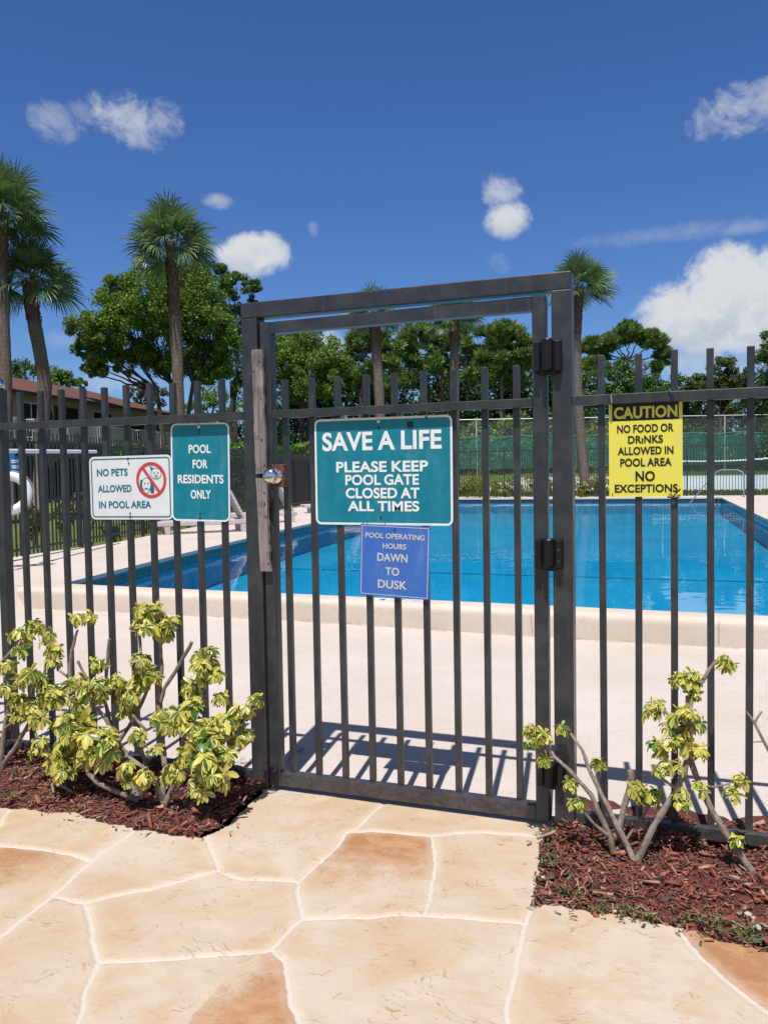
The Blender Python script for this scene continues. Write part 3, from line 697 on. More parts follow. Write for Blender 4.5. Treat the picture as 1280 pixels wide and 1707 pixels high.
MB().box(0, .078, 0, .076, -.1, 2.092, .004).build('post', IRON, gp)
MB().box(1.352, 1.4277, 0, .076, -.1, 2.092, .004).build('post', IRON, gp)
MB().box(0, 1.4277, 0, .076, 2.0925, 2.160, .004).build('header', IRON, gp)
# weathered strike boards covering the gap on the latch side
WOOD = bpy.data.materials.new('weathered_wood'); WOOD.use_nodes = True
def wood():
    g = NG(WOOD.node_tree); pos = g.n('ShaderNodeTexCoord').outputs['Object']
    gr = g.noise(g.n('ShaderNodeMapping', {'Vector': pos, 'Scale': (110, 60, 5)}).outputs[0], 1, 7, .7, .6)
    bl = g.noise(pos, 11, 5, .65); sp = g.noise(pos, 90, 4, .7)
    c = g.ramp(gr, [(.25, (.055, .045, .045)), (.45, (.20, .165, .16)), (.62, (.31, .265, .25)), (.85, (.38, .34, .33))])
    c = g.mix(g.math('MULTIPLY', g.sstep(bl, .5, .62), .55), c, (.085, .08, .088))
    c = g.mix(g.math('MULTIPLY', g.sstep(sp, .64, .70), .6), c, (.06, .045, .04))
    p = g.n('ShaderNodeBsdfPrincipled', {'Base Color': c, 'Roughness': .85, 'Specular IOR Level': .2})
    bp = g.n('ShaderNodeBump', {'Strength': .8, 'Distance': .004, 'Height': gr}); g.nt.links.new(bp.outputs[0], p.inputs['Normal'])
    g.nt.links.new(p.outputs[0], g.n('ShaderNodeOutputMaterial').inputs[0])
wood()
def board(x0t, x1t, x0b, x1b, zt, zb, y0, y1, screws, label=None):
    b = MB(); r = random.Random(int(zt * 100)); n = 14; L = []; Rr = []
    for k in range(n + 1):
        t = k / n; z = zt + (zb - zt) * t
        L.append((x0t + (x0b - x0t) * t + r.uniform(-.0016, .0016), z)); Rr.append((x1t + (x1b - x1t) * t + r.uniform(-.003, .002), z))
    for k in range(n):
        a, c, d, e = L[k], Rr[k], Rr[k + 1], L[k + 1]
        v = [(a[0], y0, a[1]), (c[0], y0, c[1]), (d[0], y0, d[1]), (e[0], y0, e[1]), (a[0], y1, a[1]), (c[0], y1, c[1]), (d[0], y1, d[1]), (e[0], y1, e[1])]
        f = [(0, 1, 2, 3), (7, 6, 5, 4), (0, 3, 7, 4), (1, 5, 6, 2)] + ([(0, 4, 5, 1)] if k == 0 else []) + ([(3, 2, 6, 7)] if k == n - 1 else [])
        b.add(v, f)
    o = b.build('strike_board', WOOD, gp)
    for (x, z) in screws:
        s = MB(); s.lathe((x, y0 - .0012, z), [(.0, -.001), (.0038, -.001), (.0045, .004)], 'Y', 10); s.build('screw', RUST, o)
board(.060, .112, .066, .118, 1.952, 1.413, -.018, -.001, [(.098, 1.90), (.102, 1.74), (.100, 1.56), (.068, 1.86), (.112, 1.45)])
board(.0675, .118, .078, .128, 1.394, .985, -.019, -.001, [(.108, 1.33), (.109, 1.28), (.112, 1.225), (.118, 1.02)])

gt = thing('pool_gate', 'charcoal steel pool gate with nine pickets, chrome knob and black hinges', 'gate', (.708, .036, 0))
GX0, GX1 = .0865, 1.330
MB().box(GX0, GX0 + .052, .008, .060, .018, 2.072, .004).build('stile', IRON, gt)
MB().box(GX1 - .054, GX1, .008, .060, .018, 2.080, .004).build('stile', IRON, gt)
b = MB(); b.add([(GX0 + .0525, .010, 2.020), (GX1 - .0545, .010, 2.024), (GX1 - .0545, .010, 2.078), (GX0 + .0525, .010, 2.070), (GX0 + .0525, .058, 2.020), (GX1 - .0545, .058, 2.024), (GX1 - .0545, .058, 2.078), (GX0 + .0525, .058, 2.070)],
    [(0, 1, 2, 3), (7, 6, 5, 4), (0, 4, 5, 1), (3, 2, 6, 7), (0, 3, 7, 4), (1, 5, 6, 2)]); b.build('top_rail', IRON, gt)
MB().box(GX0 + .0525, GX1 - .0545, .006, .038, 1.653, 1.688, .0025).build('middle_rail', IRON, gt)
MB().box(GX0 + .0525, GX1 - .0545, .008, .060, .022, .080, .003).build('bottom_rail', IRON, gt)
fp = None
for k in range(9):
    x = .1833 + .1277 * k
    if fp is None:
        b = MB(); b.box(-.0127, .0127, -.0098, .0152, 0, 1.742, .0022); fp = b.build('picket', IRON, gt, local=True); p = fp
    else: p = fp.copy(); COL.objects.link(p); p.parent = gt
    p.location = Vector((x, .050, .0805)) - gt.location; p.rotation_euler = (0, random.gauss(0, .0018), 0)
lb = MB(); lb.box(.1395, .196, -.004, .052, 1.352, 1.452, .003); lbo = lb.build('latch_box', RUST, gt)
kb = MB(); kb.lathe((.160, -.004, 1.401), [(.030, 0), (.031, -.006), (.024, -.010), (.016, -.014), (.015, -.026), (.024, -.034), (.0325, -.044), (.0345, -.056), (.031, -.068), (.021, -.076), (.009, -.079)], 'Y', 28)
kb.build('knob', CHROME, lbo, smooth=True)
def hinge(z0, z1, holes):
    zc = (z0 + z1) / 2; xg = (GX1 + 1.352) / 2
    b = MB()
    b.prism([(xg - .052, z0 + .012), (xg - .014, z0), (xg + .014, z0), (xg + .052, z0 + .012), (xg + .052, z1 - .006), (xg - .052, z1 - .006)], -.014, -.001)
    b.box(xg - .052, xg - .028, -.034, -.0145, z0 + .014, z1 - .008, .003)
    b.box(xg + .026, xg + .050, -.034, -.0145, z0 + .014, z1 - .008, .003)
    h = b.build('hinge', BLACKP, gt)
    c = MB(); c.lathe((xg, -.034, z0 + .016), [(.018, 0), (.022, .006), (.022, z1 - z0 - .022), (.018, z1 - z0 - .016)], n=12); c.build('barrel', BLACKP, h)
    if holes:
        for dz in (.04, .085):
            s = MB(); s.lathe((xg + .038, -.036, z0 + dz), [(.006, 0), (.006, .003)], 'Y', 10); s.build('bolt', FAR_IRON, h)
hinge(1.770, 1.906, False); hinge(1.018, 1.146, True); hinge(.160, .272, False)

# ------------------------------------------------------------------ signs
def rrect(w, h, r, n=7):
    P = []
    for cx, cz, a0 in ((w / 2 - r, h / 2 - r, 0), (-w / 2 + r, h / 2 - r, 90), (-w / 2 + r, -h / 2 + r, 180), (w / 2 - r, -h / 2 + r, 270)):
        for k in range(n): a = math.radians(a0 + 90 * k / (n - 1)); P.append((cx + r * math.cos(a), cz + r * math.sin(a)))
    return P
def text_into(b, s, x0, x1, z0, z1, y, bold=.02, tilt=0.0):
    cu = bpy.data.curves.new('tmp', 'FONT'); cu.body = s; cu.size = 1.0; cu.offset = bold; cu.resolution_u = 6; cu.space_character = 1.03; cu.space_word = .85
    ob = bpy.data.objects.new('tmp', cu); COL.objects.link(ob); dg = bpy.context.evaluated_depsgraph_get(); dg.update()
    me = bpy.data.meshes.new_from_object(ob.evaluated_get(dg)); v = [q.co[:] for q in me.vertices]; f = [list(p.vertices) for p in me.polygons]
    bpy.data.objects.remove(ob); bpy.data.curves.remove(cu); bpy.data.meshes.remove(me)
    ax = min(p[0] for p in v); bx = max(p[0] for p in v); az = min(p[1] for p in v); bz = max(p[1] for p in v)
    V = []
    for p in v:
        x = x0 + (p[0] - ax) / (bx - ax) * (x1 - x0); z = z0 + (p[1] - az) / (bz - az) * (z1 - z0)
        V.append((x, y, z + tilt * (x - (x0 + x1) / 2)))
    b.add(V, f)
BOLDER = ()
def sign(name, label, cx, cz, w, h, r, plate, rot=0.0, lean=0.0, y=.033, border=None, ink=None, lines=(), bold=.02, bw=.006, inset=.0, bolts=(), cat='sign', yaw=0.0):
    root = thing(name, label, cat, (cx, y, cz)); root.rotation_euler = (lean, rot, yaw)
    b = MB(); b.prism(rrect(w, h, r), -.001, .001); b.build('plate', plate, root, local=True)
    if border:
        o = rrect(w - 2 * inset, h - 2 * inset, max(r - inset, .004)); i = rrect(w - 2 * inset - 2 * bw, h - 2 * inset - 2 * bw, max(r - inset - bw, .003))
        MB().ring(o, i, -.0018).build('border', border, root, local=True)
    if lines:
        for s, u0, u1, v0, v1 in lines:
            t = MB(); text_into(t, s, (u0 - .5) * w, (u1 - .5) * w, (.5 - v1) * h, (.5 - v0) * h, -.0022, (bold * .8 if s[:6] in BOLDER else bold))
            t.build('lettering', ink, root, local=True)
    for (u, v, m, rad) in bolts:
        s = MB(); s.lathe(((u - .5) * w, -.001, (.5 - v) * h), [(rad, 0), (rad, -.003), (rad * .5, -.0055)], 'Y', 12); s.build('bolt', m, root, local=True)
    return root
sg = sign('safety_sign', 'large teal sign on the gate reading save a life in white capitals', .637, 1.4145, .617, .453, .026, TEAL, rot=.004, border=WHITEINK, ink=WHITEINK, bw=.009, inset=.0005, bold=.030, y=.0355,
    lines=[('SAVE A LIFE', .06, .925, .128, .305), ('PLEASE KEEP', .163, .83, .405, .508), ('POOL GATE', .23, .765, .528, .628), ('CLOSED AT', .232, .768, .652, .752), ('ALL TIMES', .245, .765, .775, .872)],
    bolts=[(.48, .035, ALU, .008), (.48, .095, BLACK, .0045), (.49, .925, BLACK, .0045), (.165, .025, STEEL, .003), (.82, .02, BLACK, .005), (.36, .985, STEEL, .003), (.52, .985, STEEL, .003)])
b = MB(); b.box(.115, .140, -.004, -.001, .178, .203); b.build('tape_patch', BLACK, sg, local=True)
sign('hours_sign', 'small blue sign below the big teal one reading pool operating hours dawn to dusk', .688, 1.0365, .309, .303, .003, BLUESIGN, rot=.040, lean=.0, y=.0300, border=BLUEINK, ink=BLUEINK, bw=.0028, inset=.0055, bold=.024,
    lines=[('POOL OPERATING', .075, .925, .115, .19), ('HOURS', .33, .665, .252, .33), ('DAWN', .255, .69, .392, .508), ('TO', .375, .575, .585, .70), ('DUSK', .27, .69, .765, .885)],
    bolts=[(.5, .055, BLACK, .004), (.5, .975, STEEL, .0035), (.10, -.015, STEEL, .0025)])
cs = sign('caution_sign', 'yellow caution sign with a black band forbidding food or drinks in the pool area', 1.692, 1.479, .263, .354, .002, YELLOW, rot=-.004, y=.0355, border=None, ink=BLACK, bold=.032,
    lines=[('NO FOOD OR', .115, .885, .235, .322), ('DR\u0131NKS', .265, .74, .352, .437), ('ALLOWED IN', .12, .88, .470, .556), ('POOL AREA', .155, .855, .592, .680), ('NO', .365, .63, .728, .838), ('EXCEPTIONS', .075, .935, .868, .955)],
    bolts=[(.045, .965, RUST, .002)])
b = MB(); b.box(-.119, .119, -.0016, -.0011, .109, .1735); b.build('black_band', BLACK, cs, local=True)
b = MB(); text_into(b, 'CAUTION', -.112, .114, .1165, .1615, -.0026, .034); b.build('band_lettering', YELLOW, cs, local=True)
b = MB(); b.tube([(.085, -.008, -.168), (.100, -.012, -.176), (.115, -.01, -.158), (.124, -.012, -.150)], .003, 6); b.tube([(.078, -.006, -.178), (.10, -.010, -.181), (.121, -.006, -.178)], .004, 6); b.build('zip_tie', BLACK, cs, local=True)
b = MB(); b.tube([(-.125, -.02, .172), (-.117, -.033, .178), (-.119, -.034, .205), (-.117, -.03, .211)], .0028, 6); b.build('wire_tie', STEEL, cs, local=True)
b = MB(); b.tube([(.084, -.033, .214), (.092, -.036, .200), (.102, -.034, .186)], .0026, 6); b.build('zip_tie', BLACK, cs, local=True)
rs = sign('residents_sign', 'tall teal sign on the left fence reading pool for residents only', -.2505, 1.4245, .312, .450, .030, TEAL, rot=.016, lean=0, y=.0350, border=WHITEINK, ink=WHITEINK, bw=.008, inset=.0005, bold=.028,
    lines=[('POOL', .31, .685, .22, .308), ('FOR', .375, .63, .372, .462), ('RESIDENTS', .115, .895, .525, .615), ('ONLY', .335, .68, .68, .77)],
    bolts=[(.49, .035, ALU, .009), (.49, .075, BLACK, .004), (.49, .11, BLACK, .0035), (.49, .92, BLACK, .0035), (.49, .965, BLACK, .0045)])
ps = sign('pets_sign', 'white sign with teal letters and a red crossed circle reading no pets allowed', -.6385, 1.3575, .471, .302, .028, WHITESIGN, rot=-.004, y=.0350, border=TEALINK, ink=TEALINK, bw=.006, inset=.010, bold=.028,
    lines=[('NO PETS', .095, .475, .195, .312), ('ALLOWED', .10, .515, .452, .567), ('IN POOL AREA', .105, .745, .708, .822)],
    bolts=[(.485, .045, BLACK, .005), (.492, .115, RUST, .004), (.49, .90, RUST, .004), (.49, .955, BLACK, .005)])
def pets_icon():
    cx, cz = (.755 - .5) * .471, (.5 - .385) * .302
    def ell(x, z, rx, rz, n=20, a0=0): return [(x + rx * math.cos(2 * math.pi * k / n + a0), z + rz * math.sin(2 * math.pi * k / n + a0)) for k in range(n)]
    def poly(b, P, y): b.add([(x, y, z) for x, z in P], [tuple(range(len(P)))])
    ink = MB(); wht = MB(); dot = MB(); R = .084
    def done(nm):
        o = ink.build(nm, TEALINK, ps, local=True); wht.build('face', WHITESIGN, o, local=True)
        for f, vs in [(f, [dot.v[i] for i in f]) for f in dot.f]:
            e = MB(); e.add(vs, [tuple(range(len(vs)))]); e.build('eye', TEALINK, o, local=True)
        for m in (ink, wht, dot): m.__init__()
    # dog: head outline with two hanging ears
    dx, dz = cx - .028, cz - .024
    poly(ink, [(dx - .034, dz + .024), (dx - .020, dz + .026), (dx - .018, dz - .034), (dx - .030, dz - .040), (dx - .040, dz - .030), (dx - .037, dz)], -.0016)
    poly(ink, [(dx + .020, dz + .024), (dx + .034, dz + .012), (dx + .044, dz - .020), (dx + .040, dz - .040), (dx + .022, dz - .038), (dx + .016, dz)], -.0016)
    ink.ring(ell(dx, dz + .002, .0265, .034), ell(dx, dz + .002, .0235, .031), -.00185)
    poly(wht, ell(dx, dz + .002, .0235, .031), -.00175)
    ink.ring(ell(dx, dz - .026, .014, .014), ell(dx, dz - .026, .0115, .0115), -.0023); poly(wht, ell(dx, dz - .026, .0115, .0115), -.0021)
    poly(dot, ell(dx - .009, dz + .008, .0035, .004), -.0025); poly(dot, ell(dx + .009, dz + .008, .0035, .004), -.0025); poly(dot, ell(dx, dz - .017, .0055, .004), -.0026)
    done('dog_drawing')
    # cat: round head with pointed ears
    ex, ez = cx + .028, cz + .030
    poly(ink, [(ex - .026, ez + .012), (ex - .036, ez + .036), (ex - .008, ez + .022)], -.0016); poly(ink, [(ex + .024, ez + .010), (ex + .033, ez + .034), (ex + .008, ez + .022)], -.0016)
    ink.ring(ell(ex, ez - .001, .030, .027), ell(ex, ez - .001, .0272, .0242), -.00185); poly(wht, ell(ex, ez - .001, .0272, .0242), -.00175)
    poly(dot, ell(ex - .011, ez + .002, .0035, .0042), -.0025); poly(dot, ell(ex + .011, ez + .002, .0035, .0042), -.0025); poly(dot, ell(ex, ez - .009, .004, .003), -.0025)
    ink.ring(ell(ex - .005, ez - .016, .007, .006), ell(ex - .005, ez - .016, .005, .004), -.0023); ink.ring(ell(ex + .005, ez - .016, .007, .006), ell(ex + .005, ez - .016, .005, .004), -.0023)
    red = MB(); red.ring(ell(cx, cz, R, R, 48), ell(cx, cz, R - .014, R - .014, 48), -.0031)
    a = math.radians(128); d = Vector((math.cos(a), math.sin(a))); n = Vector((-d.y, d.x)) * .0065; q = d * (R - .008); c = Vector((cx, cz))
    poly(red, [tuple(c + q + n), tuple(c + q - n), tuple(c - q - n), tuple(c - q + n)], -.0033)
    done('cat_drawing'); red.build('red_circle', REDINK, ps, local=True)
pets_icon()

# ------------------------------------------------------------------ shrubs with variegated leaves
VAR = bpy.data.materials.new('variegated_leaf'); VAR.use_nodes = True
def var_leaf():
    g = NG(VAR.node_tree); uv = g.n('ShaderNodeUVMap', uv_map='UVMap').outputs[0]; xy = g.n('ShaderNodeSeparateXYZ', {0: uv})
    rnd = g.n('ShaderNodeNewGeometry').outputs['Random Per Island']; pos = g.n('ShaderNodeTexCoord').outputs['Object']
    nz = g.noise(pos, 60, 3, .6)
    d = g.math('ABSOLUTE', g.math('SUBTRACT', xy.outputs[0], .5))
    thr = g.math('MULTIPLY', g.math('SUBTRACT', 1.0, xy.outputs[1]), .16)
    thr = g.math('ADD', thr, g.math('SUBTRACT', g.math('MULTIPLY', rnd, .62), .24))
    thr = g.math('ADD', thr, g.math('MULTIPLY', g.math('SUBTRACT', nz, .5), .25))
    gm = g.sstep(g.math('SUBTRACT', thr, d), -.03, .03)
    r2 = g.math('FRACT', g.math('MULTIPLY', rnd, 17.31))
    yel = g.mix(r2, (.66, .55, .15), (.56, .54, .085)); yel = g.mix(g.math('GREATER_THAN', r2, .93), yel, (.36, .30, .10))
    grn = g.mix(g.math('FRACT', g.math('MULTIPLY', rnd, 7.7)), (.040, .105, .018), (.125, .225, .028))
    c = g.mix(gm, yel, grn)
    p = g.n('ShaderNodeBsdfPrincipled', {'Base Color': c, 'Roughness': .34, 'Specular IOR Level': .5})
    t = g.n('ShaderNodeBsdfTranslucent', {'Color': c}); mx = g.n('ShaderNodeMixShader', {0: .28, 1: p.outputs[0], 2: t.outputs[0]})
    g.nt.links.new(mx.outputs[0], g.n('ShaderNodeOutputMaterial').inputs[0])
var_leaf()
GREENLEAF = leaf_mat('weed_leaf', [(.06, .11, .025), (.10, .17, .04), (.15, .20, .07), (.20, .20, .10)], .25)
BARK = bpy.data.materials.new('stem_bark'); BARK.use_nodes = True
def bark():
    g = NG(BARK.node_tree); pos = g.n('ShaderNodeTexCoord').outputs['Object']
    a = g.noise(pos, 26, 6, .65); b = g.noise(pos, 170, 4, .7)
    c = g.mix(g.sstep(a, .35, .65), (.17, .125, .095), (.30, .25, .21)); c = g.mix(g.math('MULTIPLY', g.sstep(b, .58, .68), .6), c, (.10, .065, .045))
    p = g.n('ShaderNodeBsdfPrincipled', {'Base Color': c, 'Roughness': .8, 'Specular IOR Level': .2})
    bp = g.n('ShaderNodeBump', {'Strength': .7, 'Distance': .003, 'Height': b}); g.nt.links.new(bp.outputs[0], p.inputs['Normal'])
    g.nt.links.new(p.outputs[0], g.n('ShaderNodeOutputMaterial').inputs[0])
bark()

def leaflet(b, base, d, up, L, W, droop, gk=1.0):
    """one leaflet: 3 segments long, folded along the midrib, widest past the middle"""
    d = d.normalized(); s = d.cross(up).normalized(); n = s.cross(d).normalized()
    vs = []; prof = [(0, .10), (.30, .62), (.62, 1.0), (.86, .72), (1.0, .06)]
    p = Vector(base); dirr = d.copy(); last = 0
    rows = []
    for t, w in prof:
        p = p + dirr * L * (t - last); last = t
        dirr = (dirr + Vector((0, 0, -droop)) * .35).normalized()
        nn = s.cross(dirr).normalized()
        rows.append((p.copy(), s * (W * w / 2), nn * (W * w * .16)))
    for (c, sw, fold), (t, w) in zip(rows, prof): vs += [c - sw + fold, c, c + sw + fold]
    fs = []; uv = []
    for i in range(len(prof) - 1):
        for k in (0, 1):
            a = i * 3 + k; fs.append((a, a + 1, a + 4, a + 3)); u0, u1 = .5 + (k * .5 - .5) * gk, .5 + (k * .5) * gk; v0, v1 = prof[i][0], prof[i + 1][0]
            uv.append([(u0, v0), (u1, v0), (u1, v1), (u0, v1)])
    b.add(vs, fs, uv)

def whorl(b, tw, c, R, r, nleaf=None, size=1.0):
    """compound leaves radiating from a shoot tip at c; R = radius of the cluster"""
    c = Vector(c); n = nleaf or r.choice((4, 5, 5, 6, 7)); gk = r.choice((.55, .75, 1.0, 1.15, 1.3))
    for k in range(n):
        az = 2 * math.pi * k / n * 1.62 + r.uniform(-.4, .4); el = math.radians(r.uniform(-25, 65))
        d = Vector((math.cos(az) * math.cos(el), math.sin(az) * math.cos(el), math.sin(el)))
        if d.y > .2: d.y *= .6
        tip = c + d * R * r.uniform(.35, .85)
        tw.tube([c - Vector((0, 0, R * .25)), (c + tip) / 2 + Vector((0, 0, R * .06)), tip], [.0022, .0018, .0014], 4, False)
        out = (d + Vector((0, -.35, .25))).normalized()             # leaf faces outward and to the light
        m = r.choice((6, 7, 7, 8)); ax = out.cross(Vector((0, 0, 1))); ax = ax.normalized() if ax.length > .05 else Vector((1, 0, 0)); bx = out.cross(ax).normalized()
        a0 = r.uniform(0, 6.28); m = m if r.random() < .8 else m - 2; L0 = max(.036, R * r.uniform(.80, 1.45)) * size
        for j in range(m):
            a = a0 + 2 * math.pi * j / m; rad = ax * math.cos(a) + bx * math.sin(a)
            dd = (rad + out * r.uniform(.05, .4) + Vector((0, 0, -.30))).normalized()
            LL = L0 * r.uniform(.72, 1.1)
            leaflet(b, tip, dd, out, LL, LL * r.uniform(.33, .47), r.uniform(.3, 1.5), gk * r.uniform(.85, 1.15))

def shrub(label, stems, clusters, seed, base, GROW=1.14, big=1.0):
    """stems: list of (points, radius at foot, radius at tip, cut?)   clusters: (centre, radius)"""
    r = random.Random(seed); root = thing('variegated_shrub', label, 'shrub', base, 'variegated shrubs in the mulch beds')
    b = MB()
    for pts, r0, r1 in stems:
        P = [Vector(p) for p in pts]; Q = [P[0]]
        for a, c in zip(P[:-1], P[1:]):
            m = max(2, int((c - a).length / .03))
            for k in range(1, m + 1): Q.append(a.lerp(c, k / m) + (Vector((r.uniform(-1, 1), r.uniform(-1, 1), 0)) * .0022 if k < m else Vector()))
        n = len(Q); rad = [(r0 + (r1 - r0) * i / (n - 1)) * (1 + .10 * math.sin(i * 2.3) + r.uniform(-.06, .06)) for i in range(n)]
        b.tube(Q, rad, 8)
    b.build('stem', BARK, root, smooth=True)
    lv = MB(); tw = MB()
    for c, R in clusters:
        R = R * GROW
        for k in range(1 if R < .032 else 2 if R < .042 else 3 if R < .05 else 4):
            cc = Vector(c) + Vector((r.gauss(0, 1), r.gauss(0, 1), r.gauss(0, 1))) * R * (.48 if R > .032 else 0.0)
            whorl(lv, tw, cc, R * (.9 if R > .032 else 1), r, None, big)
    lv.add(tw.v, tw.f); lv.build('foliage', VAR, root, smooth=True)
    return root
def K(c, R): return (c, R)

# left bed
shrub('variegated shrub at the far left, cut by the picture edge, pale stems leaning right', [
    ([(-1.261, -0.200, 0.042), (-1.241, -0.190, 0.208), (-1.234, -0.170, 0.306), (-1.232, -0.160, 0.391), (-1.269, -0.150, 0.459)], .013, .006),
    ([(-1.270, -0.200, 0.012), (-1.172, -0.180, 0.139), (-1.105, -0.160, 0.256), (-1.060, -0.150, 0.344), (-1.030, -0.140, 0.488), (-1.017, -0.130, 0.579)], .013, .006),
    ([(-1.241, -0.190, 0.208), (-1.147, -0.200, 0.269)], .007, .004),
    ([(-1.403, -0.220, -0.020), (-1.372, -0.200, 0.243), (-1.278, -0.160, 0.520), (-1.197, -0.140, 0.605), (-1.180, -0.140, 0.636)], .012, .006),
    ([(-1.378, -0.200, 0.124), (-1.480, -0.200, 0.382), (-1.508, -0.200, 0.588)], .012, .006),
    ], [K((-1.180, -0.140, 0.647), .040), K((-1.106, -0.130, 0.707), .034), K((-0.999, -0.130, 0.655), .034), K((-1.008, -0.140, 0.576), .038), K((-1.257, -0.160, 0.492), .034), K((-1.253, -0.180, 0.395), .036), K((-1.112, -0.200, 0.376), .042), K((-1.089, -0.220, 0.297), .036), K((-1.040, -0.180, 0.474), .050),
        K((-1.469, -0.200, 0.590), .05), K((-1.557, -0.200, 0.406), .05), K((-1.366, -0.200, 0.361), .05)], 3, (-1.3, -.2, 0))
shrub('large variegated shrub against the fence with woody crossing stems and a high leafy tip', [
    ([(-0.387, -0.300, 0.008), (-0.463, -0.330, 0.041), (-0.540, -0.370, 0.089), (-0.584, -0.380, 0.130), (-0.608, -0.380, 0.174)], .013, .009),
    ([(-0.407, -0.290, 0.012), (-0.479, -0.250, 0.096), (-0.573, -0.200, 0.206), (-0.639, -0.170, 0.301), (-0.685, -0.150, 0.417)], .017, .008),
    ([(-0.482, -0.250, 0.171), (-0.595, -0.240, 0.325), (-0.693, -0.230, 0.409), (-0.817, -0.200, 0.484), (-0.885, -0.200, 0.518)], .010, .006),
    ([(-0.284, -0.280, 0.003), (-0.303, -0.220, 0.133), (-0.353, -0.170, 0.273), (-0.390, -0.140, 0.397), (-0.380, -0.120, 0.529), (-0.388, -0.110, 0.690)], .014, .007),
    ([(-0.369, -0.150, 0.401), (-0.348, -0.150, 0.463), (-0.262, -0.160, 0.573), (-0.183, -0.170, 0.686)], .0095, .0085),
    ([(-0.573, -0.200, 0.206), (-0.501, -0.160, 0.324), (-0.446, -0.140, 0.447), (-0.481, -0.130, 0.579), (-0.487, -0.130, 0.689), (-0.475, -0.130, 0.744)], .010, .006),
    ([(-0.836, -0.170, 0.255), (-0.866, -0.150, 0.360), (-0.880, -0.140, 0.499), (-0.874, -0.130, 0.597), (-0.843, -0.120, 0.696)], .011, .006),
    ([(-0.672, -0.150, 0.404), (-0.669, -0.140, 0.514), (-0.646, -0.140, 0.668)], .008, .0075),
    ([(-0.695, -0.190, 0.357), (-0.716, -0.200, 0.469), (-0.770, -0.210, 0.573)], .007, .006),
    ([(-0.263, -0.300, 0.018), (-0.273, -0.340, 0.125), (-0.311, -0.360, 0.180), (-0.386, -0.360, 0.218)], .011, .007),
    ([(-0.374, -0.300, 0.015), (-0.350, -0.270, 0.091), (-0.412, -0.240, 0.208), (-0.405, -0.220, 0.296), (-0.467, -0.220, 0.352)], .010, .006),
    ([(-0.667, -0.320, -0.009), (-0.808, -0.360, 0.070), (-0.759, -0.400, 0.031)], .006, .005),
    ([(-0.782, -0.300, 0.052), (-0.816, -0.280, 0.146), (-0.858, -0.260, 0.218)], .008, .005),
    ], [K((-0.443, -0.120, 0.771), .044), K((-0.379, -0.120, 0.733), .048), K((-0.324, -0.120, 0.760), .034), K((-0.821, -0.120, 0.737), .036), K((-0.778, -0.120, 0.761), .028),
        K((-0.869, -0.260, 0.431), .046), K((-0.763, -0.300, 0.327), .050), K((-0.710, -0.270, 0.378), .034), K((-0.649, -0.220, 0.451), .050), K((-0.564, -0.200, 0.508), .042), K((-0.466, -0.170, 0.535), .046), K((-0.409, -0.170, 0.506), .036),
        K((-0.511, -0.200, 0.435), .042), K((-0.545, -0.210, 0.362), .036), K((-0.340, -0.220, 0.342), .040), K((-0.783, -0.330, 0.185), .046), K((-0.665, -0.330, 0.304), .050), K((-0.604, -0.380, 0.259), .046), K((-0.520, -0.360, 0.230), .048), K((-0.525, -0.300, 0.282), .034),
        K((-0.719, -0.360, 0.121), .034), K((-0.351, -0.380, 0.161), .040), K((-0.930, -0.280, 0.206), .034), K((-0.402, -0.380, 0.189), .034), K((-0.703, -0.170, 0.551), .030), K((-0.298, -0.300, 0.244), .026), K((-0.817, -0.200, 0.489), .036), K((-0.987, -0.250, 0.334), .04), K((-0.377, -0.300, 0.270), .034)], 4, (-.39, -.3, 0))
shrub('rounded variegated shrub nearest the gate post in the left bed, broad yellow leaves', [
    ([(-0.251, -0.300, 0.004), (-0.213, -0.280, 0.111), (-0.186, -0.260, 0.238), (-0.171, -0.240, 0.363), (-0.119, -0.220, 0.519), (-0.100, -0.210, 0.590)], .013, .007),
    ([(-0.206, -0.300, 0.093), (-0.086, -0.340, 0.198), (0.005, -0.360, 0.277), (0.047, -0.360, 0.343)], .009, .006),
    ([(-0.166, -0.250, 0.328), (-0.066, -0.250, 0.376), (0.025, -0.240, 0.368), (0.075, -0.220, 0.334), (0.079, -0.200, 0.362), (0.095, -0.170, 0.419)], .008, .004),
    ([(-0.225, -0.300, 0.060), (-0.105, -0.360, 0.102), (-0.025, -0.380, 0.169)], .008, .005),
    ], [K((-0.111, -0.210, 0.605), .044), K((-0.046, -0.220, 0.565), .042), K((-0.150, -0.220, 0.511), .036), K((-0.114, -0.240, 0.451), .034), K((-0.143, -0.280, 0.398), .046), K((0.004, -0.280, 0.391), .046), K((-0.020, -0.220, 0.462), .026), K((0.054, -0.250, 0.366), .034),
        K((0.086, -0.220, 0.299), .030), K((-0.024, -0.340, 0.325), .050), K((-0.113, -0.340, 0.251), .042), K((0.042, -0.400, 0.277), .056), K((-0.149, -0.360, 0.177), .036), K((0.067, -0.400, 0.196), .040), K((-0.018, -0.400, 0.177), .036), K((0.077, -0.340, 0.276), .036), K((0.101, -0.170, 0.440), .030), K((0.048, -0.220, 0.403), .022)], 5, (-.26, -.3, 0), 1.15, 1.12)
